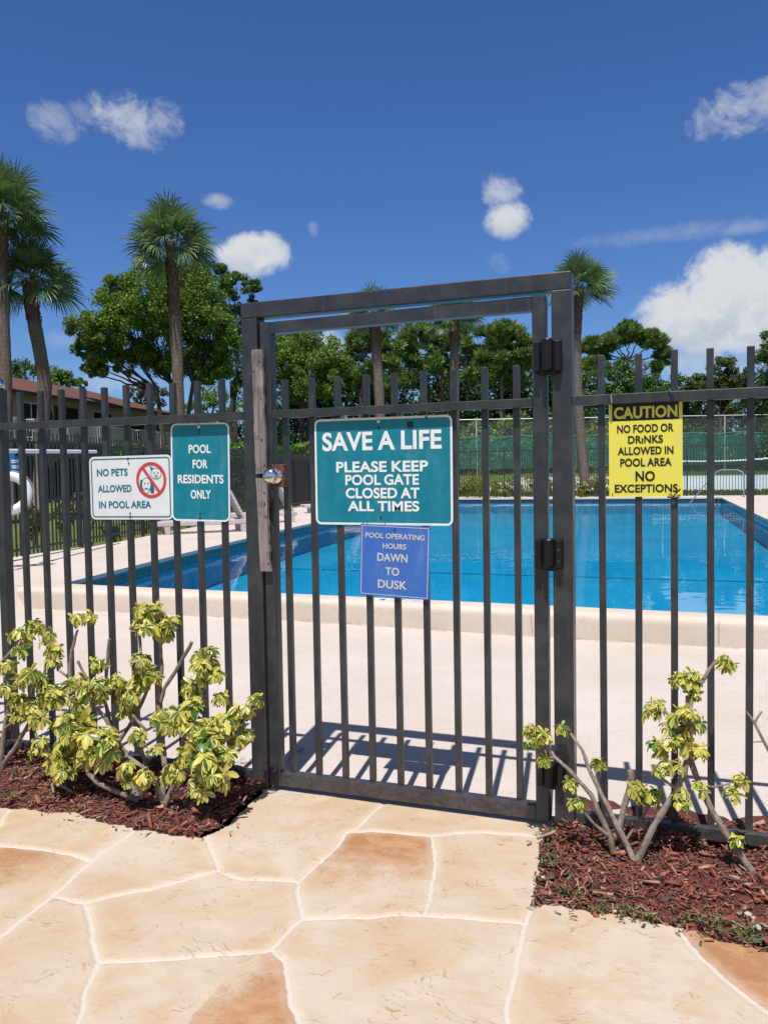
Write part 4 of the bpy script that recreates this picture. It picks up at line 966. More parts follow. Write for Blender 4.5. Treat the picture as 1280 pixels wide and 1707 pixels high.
# right bed
shrub('sparse two stemmed shrub right of the gate post, small leaf tufts on bare forking stems', [
    ([(1.591, -0.170, 0.012), (1.570, -0.170, 0.092), (1.512, -0.160, 0.214), (1.435, -0.150, 0.291), (1.376, -0.140, 0.334), (1.345, -0.140, 0.376)], .0115, .0055),
    ([(1.673, -0.210, -0.004), (1.620, -0.180, 0.091), (1.552, -0.140, 0.200), (1.506, -0.110, 0.274), (1.471, -0.090, 0.355), (1.424, -0.070, 0.408)], .0115, .0055),
    ([(1.571, -0.180, 0.080), (1.527, -0.200, 0.122), (1.479, -0.220, 0.186)], .007, .005),
    ([(1.599, -0.160, 0.069), (1.617, -0.130, 0.133), (1.638, -0.120, 0.215), (1.649, -0.120, 0.272), (1.647, -0.120, 0.307)], .0115, .0125),
    ([(1.599, -0.160, 0.018), (1.639, -0.140, 0.064), (1.699, -0.120, 0.156), (1.726, -0.110, 0.206)], .0065, .0045),
    ([(1.517, -0.110, 0.253), (1.542, -0.100, 0.302)], .003, .002), ([(1.385, -0.140, 0.330), (1.360, -0.150, 0.335)], .004, .003),
    ], [K((1.284, -0.150, 0.433), .028), K((1.325, -0.150, 0.423), .033), K((1.299, -0.160, 0.392), .028), K((1.339, -0.160, 0.332), .026), K((1.393, -0.070, 0.424), .030), K((1.531, -0.100, 0.319), .026), K((1.442, -0.200, 0.258), .026), K((1.466, -0.220, 0.202), .028)], 6, (1.62, -.2, 0), 1.0, 1.0)
shrub('taller leaning shrub at the right with leafy top tufts against the pickets', [
    ([(1.671, -0.210, -0.004), (1.724, -0.200, 0.125), (1.774, -0.190, 0.215), (1.806, -0.180, 0.273), (1.833, -0.170, 0.333), (1.845, -0.160, 0.391)], .0125, .010),
    ([(2.069, -0.190, -0.002), (2.028, -0.185, 0.056), (1.990, -0.180, 0.112), (1.922, -0.170, 0.215), (1.873, -0.160, 0.323), (1.849, -0.155, 0.398), (1.851, -0.150, 0.467), (1.845, -0.140, 0.560), (1.845, -0.130, 0.601)], .0135, .008),
    ([(1.853, -0.130, 0.612), (1.884, -0.130, 0.640), (1.912, -0.120, 0.693), (1.935, -0.120, 0.729), (1.955, -0.120, 0.730)], .008, .005),
    ([(1.883, -0.170, 0.296), (1.932, -0.170, 0.297), (1.982, -0.170, 0.316)], .004, .003),
    ([(1.810, -0.180, 0.278), (1.766, -0.200, 0.314), (1.746, -0.200, 0.344)], .006, .004), ([(1.845, -0.150, 0.435), (1.803, -0.150, 0.495), (1.763, -0.150, 0.556)], .006, .004),
    ([(1.697, -0.200, 0.063), (1.752, -0.150, 0.185), (1.727, -0.130, 0.218)], .006, .004),
    ], [K((1.967, -0.120, 0.727), .032), K((1.813, -0.130, 0.663), .032), K((1.857, -0.130, 0.662), .034), K((1.865, -0.130, 0.611), .026), K((1.744, -0.150, 0.555), .034), K((1.813, -0.150, 0.539), .036), K((1.857, -0.150, 0.496), .036), K((1.777, -0.160, 0.487), .028),
        K((1.806, -0.170, 0.445), .044), K((1.738, -0.180, 0.429), .031), K((1.885, -0.170, 0.402), .034), K((1.758, -0.200, 0.347), .034), K((1.798, -0.200, 0.365), .030), K((1.695, -0.160, 0.265), .034), K((1.736, -0.160, 0.240), .034), K((1.854, -0.200, 0.282), .036), K((1.826, -0.200, 0.236), .028), K((2.008, -0.170, 0.323), .034), K((2.004, -0.190, 0.129), .016), K((1.690, -0.150, 0.221), .028)], 7, (2.06, -.19, 0), 1.0, 1.0)
tw = thing('bare_twig', 'leafless forked brown twig at the right picture edge above the mulch', 'twig', (2.2, -.2, 0))
b = MB(); b.tube([(2.220, -0.200, 0.123), (2.173, -0.200, 0.300), (2.100, -0.200, 0.456), (2.078, -0.200, 0.498), (2.057, -0.200, 0.544), (2.031, -0.200, 0.580)], [.009, .008, .006, .005, .005, .004], 7)
b.tube([(2.057, -0.200, 0.544), (2.066, -0.200, 0.563), (2.079, -0.200, 0.585)], [.005, .004, .003], 6); b.tube([(2.081, -0.200, 0.482), (2.052, -0.200, 0.477)], [.003, .002], 5); b.build('stem', BARK, tw, smooth=True)
# weeds, pebbles, a fallen leaf
def weeds(spots, seed):
    r = random.Random(seed); b = MB()
    for c, R, n in spots:
        c = Vector(c)
        for k in range(int(n * .45)):
            p = c + Vector((r.gauss(0, R), r.gauss(0, R * .55), 0)); az = r.uniform(0, 6.28)
            for j in range(r.choice((3, 4, 5))):
                a = az + j * 1.5; el = r.uniform(.2, 1.1); d = Vector((math.cos(a) * math.cos(el), math.sin(a) * math.cos(el), math.sin(el)))
                L = r.uniform(.006, .018); leaflet(b, p + Vector((0, 0, r.uniform(0, .03))), d, Vector((0, 0, 1)) + d * .1, L, L * .42, .6)
    b.build('weeds', GREENLEAF, kind='stuff')
weeds([((1.590, -0.584, 0.000), .045, 40), ((1.496, -0.522, 0.000), .03, 35), ((1.699, -0.584, 0.000), .05, 40), ((1.858, -0.559, -0.000), .06, 70), ((1.969, -0.564, 0.000), .06, 80), ((2.055, -0.602, 0.000), .05, 50), ((1.395, -0.323, 0.000), .035, 30), ((1.322, -0.089, 0.000), .03, 35), ((1.365, -0.209, 0.000), .03, 25),
       ((-0.929, -0.452, 0.000), .05, 60), ((-0.830, -0.433, 0.000), .04, 25), ((-1.031, -0.221, 0.000), .04, 30), ((-0.016, -0.056, 0.000), .02, 15), ((-0.179, 0.252, 0.000), .03, 20), ((-0.006, 0.491, 0.000), .02, 18), ((0.016, 0.316, 0.000), .015, 14), ((-0.562, -0.460, 0.000), .01, 6), ((-1.250, 0.137, 0.000), .05, 35), ((-0.171, 0.046, 0.000), .02, 15), ((-0.150, -0.342, 0.000), .02, 8)], 9)
PEB = mat('pebble_white', (.48, .43, .39), .7, .3, var=.2, vscale=80)
for i, (p, s) in enumerate([((1.465, -0.188, 0.010), .010), ((1.635, -0.580, 0.000), .008), ((2.026, -0.464, 0.000), .013), ((2.049, -0.536, 0.000), .014), ((2.040, -0.482, 0.000), .009), ((1.382, -0.433, 0.000), .008), ((1.449, -0.141, 0.010), .008), ((-0.185, -0.334, 0.005), .013)]):
    bm = bmesh.new(); bmesh.ops.create_icosphere(bm, subdivisions=2, radius=s); rr = random.Random(i)
    for v in bm.verts: v.co = Vector((v.co.x * rr.uniform(.9, 1.25), v.co.y, v.co.z * .65)) * rr.uniform(.80, 1.15) * .8
    me = bpy.data.meshes.new('pebble'); bm.to_mesh(me); bm.free(); me.materials.append(PEB); o = link('pebble', me); o.location = Vector(p) + Vector((0, 0, .012))
    tag(o, 'small white pebble lying on the red mulch', 'pebble', 'white pebbles scattered on the mulch')
b = MB(); leaflet(b, (-0.247, -0.360, 0.020), Vector((.8, -.4, .35)), Vector((0, -.3, 1)), .05, .03, .2); lf = b.build('dead_leaf', mat('dead_leaf', (.45, .22, .10), .7), smooth=True)
tag(lf, 'dry orange brown leaf lying on dark mulch under the left shrubs', 'leaf')

# ------------------------------------------------------------------ trees
LEAF_OAK = leaf_mat('oak_leaves', [(0.026, 0.055, 0.016), (0.05, 0.103, 0.02), (0.088, 0.162, 0.029), (0.138, 0.214, 0.041), (0.044, 0.078, 0.017)], .30)
LEAF_LIGHT = leaf_mat('light_leaves', [(0.052, 0.109, 0.017), (0.112, 0.205, 0.029), (0.179, 0.28, 0.037), (0.224, 0.299, 0.044), (0.076, 0.136, 0.026)], .38)
LEAF_PINE = leaf_mat('pine_needles', [(0.066, 0.126, 0.039), (0.124, 0.209, 0.055), (0.191, 0.271, 0.069), (0.247, 0.297, 0.077)], .22)
LEAF_DARK = leaf_mat('dark_leaves', [(0.011, 0.029, 0.010), (0.022, 0.055, 0.014), (0.044, 0.094, 0.022), (0.033, 0.066, 0.017)], .25)
LEAF_OLIVE = leaf_mat('olive_leaves', [(0.024, 0.042, 0.012), (0.054, 0.090, 0.019), (0.090, 0.132, 0.029), (0.120, 0.150, 0.036)], .25)
LEAF_RED = leaf_mat('reddish_leaves', [(.10, .04, .03), (.05, .08, .02), (.16, .05, .04), (.06, .10, .03)], .25)
LEAF_HEDGE = leaf_mat('hedge_leaves', [(.05, .12, .012), (.10, .20, .02), (.15, .26, .03)], .3)
LEAF_CROTON = leaf_mat('yellow_leaves', [(.06, .11, .02), (.20, .20, .03), (.32, .27, .04), (.10, .14, .02)], .25)
TRUNK = mat('trunk_bark', (.045, .036, .030), .9, .2, col2=(.085, .068, .055), vscale=9, bump=.6, bscale=30)
PINEBARK = mat('pine_bark', (.13, .085, .065), .9, .2, col2=(.20, .15, .125), vscale=7, bump=.6, bscale=20)

def leaf_quads(C, N, size, r, aspect=.5, along=None):
    """diamond leaves at centres C with normals N"""
    n = len(C); ref = r.normal(size=(n, 3)); 
    u = along if along is not None else np.cross(N, ref)
    u = u / (np.linalg.norm(u, axis=1, keepdims=True) + 1e-9); w = np.cross(N, u); w /= (np.linalg.norm(w, axis=1, keepdims=True) + 1e-9)
    L = size * r.uniform(.6, 1.3, (n, 1)); W = L * aspect * r.uniform(.75, 1.25, (n, 1)); nn = N / (np.linalg.norm(N, axis=1, keepdims=True) + 1e-9)
    V = np.stack([C - u * L * .5, C + w * W * .5 + nn * L * .08, C + u * L * .5, C - w * W * .5 + nn * L * .08], 1).reshape(-1, 3)
    return V, np.arange(4 * n).reshape(n, 4)
def crown(blobs, per, size, seed, sub=12, subr=.42, shell=.55, aspect=.55, needles=False, squash=1.0):
    r = np.random.default_rng(seed); Cs = []; Ns = []; As = []
    for c, R in blobs:
        c = np.array(c); k = max(4, int(sub)); d = r.normal(size=(k, 3)); d[:, 2] = d[:, 2] * .8 + .15; d /= np.linalg.norm(d, axis=1, keepdims=True)
        sc = c + d * R * r.uniform(shell, 1.0, (k, 1)) * np.array([1, 1, squash])
        sr = R * subr * r.uniform(.6, 1.25, k); m = max(3, int(per / k))
        for j in range(k):
            q = r.normal(size=(m, 3)); q /= np.linalg.norm(q, axis=1, keepdims=True); rad = r.uniform(.15, 1, (m, 1)) ** .6
            p = sc[j] + q * rad * sr[j] * np.array([1, 1, .75 * squash if needles else .85])
            Cs.append(p)
            if needles: As.append(q + np.array([0, 0, .55])); Ns.append(np.cross(q, r.normal(size=(m, 3))))
            else: Ns.append(q * .7 + r.normal(size=(m, 3)) * .7 + np.array([0, 0, .45]))
    C = np.concatenate(Cs); N = np.concatenate(Ns)
    return leaf_quads(C, N, size, r, aspect, np.concatenate(As) if needles else None)
def limb(b, a, c, r0, r1, seed, wob=.06, n=7):
    r = random.Random(seed); a = Vector(a); c = Vector(c); L = (c - a).length; pts = []
    for i in range(n + 1):
        t = i / n; p = a.lerp(c, t) + Vector((0, 0, -.10 * L * math.sin(t * math.pi) * .6))
        if 0 < i < n: p += Vector((r.uniform(-1, 1), r.uniform(-1, 1), r.uniform(-.5, .5))) * L * wob
        pts.append(p)
    b.tube(pts, [r0 + (r1 - r0) * i / n for i in range(n + 1)], 7)
def tree(name, label, base, forks, blobs, leaf, seed, per=700, size=.2, group=None, cat='tree', rt=.22, bark=None, **kw):
    """forks: points where the trunk splits; every blob is fed by a limb from its nearest fork"""
    root = thing(name, label, cat, tuple(base), group); b = MB(); base = Vector(base)
    for f in forks: limb(b, base + Vector((random.uniform(-.1, .1), random.uniform(-.1, .1), -.2)), f, rt, rt * .6, seed, .03)
    for i, (c, R) in enumerate(blobs):
        f = min(forks, key=lambda q: (Vector(q) - Vector(c)).length); limb(b, f, c, rt * .42, rt * .10, seed + i, .05)
    b.build('trunk', bark or TRUNK, root, smooth=True)
    V, F = crown(blobs, per, size, seed, **kw); np_mesh('crown', V, F, leaf, root)
    return root
def ground(p, z=.1): return (p[0], p[1], z)
def jit(blobs, seed, amt=.8):
    r = random.Random(seed); f = Vector((-.355, .935, 0)); out = []
    for c, R in blobs: out.append((tuple(Vector(c) + f * r.uniform(-1, 1) * R * amt), R))
    return out
def zt(y): 
    s = min(1, max(0, (y - 35.5) / 20)); return .15 + .9 * s

# big round tree left of the gate, several trunks
tree('shade_tree', 'broad round shade tree with several dark trunks, behind the single palm left of the gate', ground((-26.384, 37.480, 2.570)),
     [(-27.356, 37.303, 6.379), (-26.130, 37.751, 6.012), (-25.136, 37.625, 6.634), (-27.208, 38.453, 6.821)],
     jit([((-30.973, 36.114, 10.063), 1.0), ((-31.295, 35.940, 9.035), .75), ((-30.262, 36.309, 8.569), .9), ((-30.487, 36.189, 7.883), .7), ((-29.522, 36.708, 10.899), 1.4), ((-29.362, 36.821, 11.930), 1.1), ((-28.136, 37.312, 12.425), 1.25), ((-26.781, 37.826, 12.401), 1.3), ((-25.329, 38.377, 12.375), 1.2), ((-24.683, 38.578, 11.501), 1.3),
          ((-27.446, 36.415, 10.676), 1.5), ((-25.867, 37.014, 10.647), 1.5), ((-24.602, 37.451, 9.781), 1.4), ((-24.037, 38.754, 10.111), 1.3), ((-28.875, 36.883, 9.509), 1.2), ((-27.870, 38.344, 9.648), 1.3), ((-25.810, 38.012, 8.764), 1.2), ((-24.519, 38.484, 8.396), 1.0), ((-28.390, 37.015, 8.466), .7), ((-23.390, 38.938, 8.893), .9), ((-30.005, 36.464, 9.701), 1.0), ((-30.971, 35.993, 7.651), .55), ((-29.358, 36.631, 8.139), .75), ((-28.198, 38.149, 8.246), .9), ((-26.781, 38.665, 7.798), .9), ((-24.905, 38.282, 7.300), .8), ((-23.808, 38.715, 7.625), .8), ((-26.657, 36.748, 11.337), 1.4), ((-25.235, 37.254, 10.636), 1.4), ((-28.552, 35.979, 10.358), 1.2), ((-25.330, 38.385, 12.547), 1.0)], 1),
     LEAF_LIGHT, 11, per=3300, size=.165, sub=22, subr=.42, rt=.19)
tree('slender_tree', 'taller loose tree with airy top tufts just left of the gate surround', ground((-26.433, 43.873, 2.265)), [(-26.511, 44.098, 7.307), (-26.186, 44.299, 8.852)],
     jit([((-27.607, 44.054, 14.695), .75), ((-26.736, 44.361, 14.214), .9), ((-26.082, 44.574, 13.504), .9), ((-25.210, 44.900, 13.411), .6), ((-25.826, 44.602, 12.142), 1.0), ((-26.551, 44.278, 11.186), 1.1), ((-25.570, 44.621, 10.586), 1.0), ((-26.186, 44.299, 8.852), 1.1), ((-25.640, 44.428, 7.292), 1.0), ((-27.025, 44.177, 12.745), 1.0)], 2, .6),
     LEAF_OAK, 12, per=2000, size=.17, sub=14, subr=.38, rt=.2)
# behind the gate
tree('oak_tree', 'dense dark green broadleaf tree seen through the gate above the chrome knob', ground((-23.969, 49.072, 1.830)), [(-23.974, 49.322, 6.828), (-23.390, 49.565, 7.234)],
     jit([((-25.263, 48.959, 9.350), 1.3), ((-24.172, 49.405, 9.955), 1.6), ((-22.808, 49.912, 9.722), 1.6), ((-21.988, 50.177, 8.791), 1.2), ((-24.950, 48.994, 7.678), 1.2), ((-23.391, 49.607, 8.067), 1.5), ((-22.221, 50.019, 7.421), 1.1), ((-26.685, 50.662, 11.356), .9), ((-25.274, 51.193, 11.244), .7), ((-27.000, 49.357, 9.086), 1.2)], 3),
     LEAF_LIGHT, 13, per=3600, size=.18, sub=22, rt=.25)
pines = [
    ('tall pine behind the leftmost palm inside the gate opening, bright tufts', (-24.754, 61.600, 1.332), [(-24.668, 62.014, 8.870), (-24.576, 62.176, 11.382)],
     [((-25.564, 61.801, 11.400), 1.3), ((-24.766, 62.167, 12.642), 1.3), ((-23.684, 62.590, 12.874), 1.2), ((-22.742, 62.910, 12.103), 1.3), ((-25.092, 61.904, 9.883), 1.3), ((-22.976, 62.732, 10.348), 1.3), ((-24.150, 62.210, 8.861), 1.4), ((-25.892, 61.575, 9.395), 1.1), ((-22.503, 62.835, 8.831), 1.2)]),
    ('tall dark pine standing midway in the gate opening', (-19.661, 67.815, 1.208), [(-19.669, 68.214, 9.179), (-19.771, 68.310, 11.838)],
     [((-21.912, 67.578, 13.471), 1.5), ((-20.669, 68.064, 13.714), 1.4), ((-19.524, 68.444, 12.631), 1.5), ((-21.413, 67.674, 11.602), 1.6), ((-20.168, 68.106, 10.783), 1.5), ((-22.906, 67.148, 12.426), 1.3), ((-18.925, 68.591, 11.026), 1.3), ((-18.430, 68.899, 13.408), 1.4), ((-21.908, 67.379, 9.485), 1.5)]),
    ('spreading pine on the right of the gate opening beside the top hinge', (-13.206, 63.840, 1.140), [(-13.213, 64.182, 7.976), (-13.124, 64.315, 9.928)],
     [((-15.182, 63.596, 11.186), 1.4), ((-14.406, 63.940, 12.148), 1.3), ((-13.218, 64.412, 12.567), 1.3), ((-12.120, 64.799, 11.961), 1.3), ((-11.662, 64.907, 10.634), 1.2), ((-14.038, 63.993, 10.433), 1.4), ((-12.666, 64.488, 9.920), 1.4), ((-14.951, 63.585, 9.228), 1.3), ((-11.980, 64.687, 8.687), 1.2), ((-11.068, 65.169, 11.356), 1.1)]),
    ('open crowned pine with bare limbs beyond the palm right of the gate', (-4.318, 71.494, 0.948), [(-4.326, 71.883, 8.704), (-4.086, 72.078, 10.768)],
     [((-6.991, 71.041, 12.113), 1.1), ((-6.264, 71.278, 11.324), 1.0), ((-5.055, 71.802, 12.595), 1.2), ((-4.088, 72.195, 13.094), 1.1), ((-2.975, 72.599, 12.712), 1.2), ((-1.909, 72.982, 12.280), 1.2), ((-1.182, 73.205, 11.232), .9), ((-5.684, 71.545, 12.244), 1.0), ((-6.989, 70.951, 10.303), 1.1), ((-1.423, 73.057, 10.099), .8)]),
]
for i, (lb, bs, fk, bl) in enumerate(pines):
    tree('pine_tree', lb, ground(bs, .9), fk, jit(bl, 20 + i), LEAF_PINE, 30 + i, per=2600, size=.46, aspect=.19, sub=20, subr=.42, needles=True, squash=.75, rt=.2, bark=PINEBARK, group='pines beyond the tennis court')
tree('bushy_tree', 'mid green bushy tree under the open crowned pine, right of the gate', ground((-3.744, 67.429, 0.970), .9), [(-3.749, 67.674, 5.853)],
     jit([((-5.809, 67.016, 8.331), 1.5), ((-4.438, 67.573, 9.039), 1.5), ((-2.838, 68.162, 8.669), 1.6), ((-1.466, 68.651, 8.009), 1.3), ((-5.122, 67.202, 6.854), 1.6), ((-3.522, 67.809, 6.825), 1.7), ((-1.922, 68.392, 6.308), 1.5), ((-6.493, 66.694, 7.123), 1.3)], 5), LEAF_OAK, 41, per=3000, size=.20, sub=14)
tree('oak_tree', 'olive green oak with a domed crown behind the pickets at the right', ground((3.298, 67.959, 0.859), .9), [(3.293, 68.173, 5.124)],
     jit([((1.738, 67.698, 7.427), 1.2), ((2.625, 68.082, 8.359), 1.2), ((3.556, 68.468, 9.006), 1.1), ((4.621, 68.832, 8.181), 1.2), ((5.509, 69.121, 7.217), 1.1), ((2.848, 68.087, 6.791), 1.6), ((4.401, 68.665, 6.526), 1.5), ((1.740, 67.619, 5.863), 1.3), ((1.074, 67.407, 6.681), .9), ((5.954, 69.218, 5.787), 1.3)], 6), LEAF_OLIVE, 42, per=3200, size=.19, sub=15)
tree('oak_tree', 'dark broadleaf tree cut off by the right picture edge', ground((7.415, 60.956, 0.848), .9), [(7.411, 61.164, 5.013)],
     jit([((6.626, 61.129, 10.234), 1.1), ((6.159, 60.889, 8.993), .9), ((7.018, 61.183, 8.352), 1.3), ((8.186, 61.690, 9.581), 1.6), ((6.434, 60.899, 7.113), .9), ((7.799, 61.396, 6.672), 1.6), ((8.968, 61.902, 7.901), 1.6), ((7.021, 61.037, 5.437), 1.3)], 7), LEAF_OAK, 43, per=2400, size=.17, sub=14)
tree('small_tree', 'small leafy tree between the pine and the domed oak at the right', ground((0.325, 71.114, 0.881), .9), [(0.321, 71.290, 4.399)], jit([((0.176, 71.438, 8.423), .9), ((0.553, 71.543, 7.663), .9), ((-0.152, 71.237, 6.921), 1.0), ((0.649, 71.503, 6.153), 1.0)], 8), LEAF_OAK, 44, per=700, size=.2)
# over the roof
tree('distant_tree', 'green treetop rising over the brown roof between the two left palms', ground((-54.738, 55.580, 1.832)), [(-54.745, 55.931, 8.833)], jit([((-56.008, 55.583, 11.441), 1.2), ((-54.747, 56.039, 10.988), 1.2), ((-53.889, 56.343, 10.541), 1.0), ((-56.763, 55.261, 10.755), 1.4)], 9), LEAF_OAK, 45, per=700, size=.25)
tree('distant_tree', 'rounded green treetop over the roof right of the second palm', ground((-54.014, 59.066, 1.795)), [(-54.022, 59.431, 9.077)], jit([((-54.548, 59.317, 10.766), .9), ((-53.866, 59.589, 11.034), .9), ((-53.341, 59.757, 10.409), .8), ((-54.232, 59.394, 9.920), 1.2), ((-55.181, 63.352, 10.617), .6)], 10), LEAF_LIGHT, 46, per=700, size=.25)
tree('reddish_tree', 'small tree with reddish foliage at the end of the brown roof', ground((-35.346, 46.876, 1.602)), [(-35.351, 47.092, 5.911)], jit([((-35.957, 46.938, 7.430), .6), ((-35.232, 47.224, 7.632), .8), ((-34.666, 47.417, 7.191), .7), ((-35.553, 47.059, 6.776), .8)], 11), LEAF_RED, 47, per=500, size=.2)
tree('small_tree', 'low light green tree in the gap left of the gate surround', ground((-32.212, 50.207, 1.530)), [(-32.132, 50.439, 5.535)], jit([((-32.634, 50.316, 6.880), 1.0), ((-31.884, 50.623, 7.312), 1.0), ((-31.175, 50.858, 6.631), 1.1), ((-32.216, 50.430, 5.982), 1.2), ((-33.258, 50.034, 6.001), 1.1), ((-30.132, 51.220, 5.944), 1.3)], 12), LEAF_LIGHT, 48, per=700, size=.2)
# dark wood behind everything that closes the gaps between the trunks
def woods():
    r = random.Random(3); bl = []
    spans = [(430, 905, 600, 90, 30), (905, 1135, 648, 92, 18), (1135, 1500, 685, 95, 18), (-160, 130, 690, 95, 14), (130, 440, 700, 95, 16)]
    P = WOODS
    for i, (a, c, n, h0) in enumerate(P):
        A = Vector(a); B_ = Vector(c)
        for k in range(n):
            t = (k + r.random()) / n; p = A.lerp(B_, t); top = p.z * r.uniform(.82, 1.0) - 1.0; 
            z = 1.2
            while z < top:
                R = r.uniform(1.6, 2.6); bl.append(((p.x + r.uniform(-1.5, 1.5), p.y + r.uniform(-3, 3), z), R)); z += R * 1.1
    V, F = crown(bl, 520, .40, 77, sub=11, subr=.5, aspect=.6); np_mesh('far_woods', V, F, LEAF_DARK, kind='stuff')
WOODS = [((-42.088, 74.935, 14.139), (-13.696, 85.762, 14.766), 30, 0), ((-13.989, 85.524, 12.243), (-0.680, 90.553, 11.625), 15, 0), ((-1.721, 94.299, 8.803), (26.105, 104.948, 10.152), 24, 0), ((-87.700, 65.908, 9.152), (-45.111, 82.098, 9.075), 28, 0)]
woods()
# shrubs along the tennis fence
for i, (p, w) in enumerate([((-14.894, 61.190, 3.793), 1.5), ((-12.233, 62.223, 4.219), 1.7), ((-9.793, 63.161, 4.412), 1.6), ((-6.021, 64.555, 3.633), 1.6), ((1.076, 67.272, 3.979), 1.6), ((4.626, 68.606, 3.679), 1.7), ((6.622, 69.375, 3.880), 1.5), ((-18.000, 60.012, 3.849), 1.6), ((-21.549, 58.665, 3.913), 1.8)]):
    names = ['light green shrub behind the green windscreen, left of the gate hinge side', 'leafy shrub above the windscreen just left of the right gate stile', 'shrub glimpsed through the slit between gate and post', 'shrub right of the leaning palm behind the court fence',
             'shrub above the windscreen right of the yellow sign', 'shrub behind the court fence under the domed oak', 'shrub behind the court fence at the right picture edge', 'shrub mostly hidden behind the large teal sign, right half', 'shrub mostly hidden behind the large teal sign, left half']
    root = thing('large_shrub', names[i], 'shrub', ground(p, .9), 'shrubs behind the tennis court fence')
    c = Vector(p); V, F = crown([((c.x + dx, c.y + dy, c.z + dz), w * s) for dx, dy, dz, s in ((0, 0, 0, 1), (-1, .3, -.6, .8), (1, -.2, -.5, .8), (.2, .2, .7, .7), (0, 0, -1.6, 1), (.9, 0, -2, .8), (-.9, 0, -2, .8))], 420, .26, 60 + i, sub=10)
    np_mesh('crown', V, F, LEAF_LIGHT if i in (0, 3, 1) else LEAF_OAK, root)

# ------------------------------------------------------------------ palms
PALMLEAF = leaf_mat('palm_leaf', [(0.069, 0.113, 0.046), (0.109, 0.172, 0.071), (0.172, 0.247, 0.115), (0.138, 0.201, 0.086)], .25, .38, .5)
DEADLEAF = leaf_mat('dry_palm_leaf', [(.16, .12, .07), (.22, .17, .09)], .1, .6)
def palm_mats():
    m = bpy.data.materials.new('palm_trunk'); m.use_nodes = True; g = NG(m.node_tree)
    pos = g.n('ShaderNodeTexCoord').outputs['Object']; z = g.n('ShaderNodeSeparateXYZ', {0: pos}).outputs[2]
    w = g.math('FRACT', g.math('ADD', g.math('MULTIPLY', z, 7.0), g.math('MULTIPLY', g.noise(pos, 3, 3, .5), .8)))
    st = g.noise(g.n('ShaderNodeMapping', {'Vector': pos, 'Scale': (22, 22, 3)}).outputs[0], 1, 5, .7)
    c = g.mix(g.sstep(st, .3, .7), (.100, .076, .060), (.190, .148, .118)); c = g.mix(g.math('MULTIPLY', g.math('LESS_THAN', w, .16), .45), c, (.07, .05, .045))
    p = g.n('ShaderNodeBsdfPrincipled', {'Base Color': c, 'Roughness': .9, 'Specular IOR Level': .15})
    bp = g.n('ShaderNodeBump', {'Strength': .8, 'Distance': .03, 'Height': st}); g.nt.links.new(bp.outputs[0], p.inputs['Normal'])
    g.nt.links.new(p.outputs[0], g.n('ShaderNodeOutputMaterial').inputs[0]); return m
PALMTRUNK = palm_mats()
BOOT = mat('palm_boots', (.17, .070, .042), .85, .2, col2=(.085, .042, .03), vscale=6, bump=.7, bscale=30)
def fan_leaf(V, F, c, d, R, r, dead=False):
    d = d.normalized(); s = d.cross(Vector((0, 0, 1))); s = s.normalized() if s.length > .05 else Vector((1, 0, 0)); up = s.cross(d).normalized()
    tw_ = r.uniform(-1.0, 1.0); s, up = s * math.cos(tw_) + up * math.sin(tw_), up * math.cos(tw_) - s * math.sin(tw_)
    pl = R * r.uniform(.40, .52); hub = c + d * pl + Vector((0, 0, -.06 * R))
    o = len(V); w = .014
    V += [c - s * w, c + s * w, hub + s * w * .7, hub - s * w * .7]; F.append((o, o + 1, o + 2, o + 3))
    n = 34; sp = math.radians(118); bl = R * r.uniform(.52, .64)
    for k in range(n):
        t = k / (n - 1) * 2 - 1; a = t * sp; dirv = d * math.cos(a) + s * math.sin(a) + up * (.42 * abs(t) + r.uniform(-.08, .08)); dirv.normalize()
        L = bl * (1 - .32 * abs(t) ** 1.6) * r.uniform(.88, 1.1); root = hub + d * (.10 * R * (1 - abs(t)))
        p0 = root; p1 = root + dirv * L * .5 + Vector((0, 0, -.03 * L)); dv2 = (dirv + Vector((0, 0, -.25 - r.uniform(0, .35)))).normalized(); p2 = p1 + dv2 * L * .32
        p3 = p2 + (dv2 + Vector((0, 0, -.45))).normalized() * L * .22
        wd = dirv.cross(up).normalized(); W = L * .030; o = len(V)
        V += [p0 - wd * W * .5, p0 + wd * W * .5, p1 + wd * W, p1 - wd * W, p2 + wd * W * .6, p2 - wd * W * .6, p3 + wd * W * .08, p3 - wd * W * .08]
        F += [(o, o + 1, o + 2, o + 3), (o + 3, o + 2, o + 4, o + 5), (o + 5, o + 4, o + 6, o + 7)]
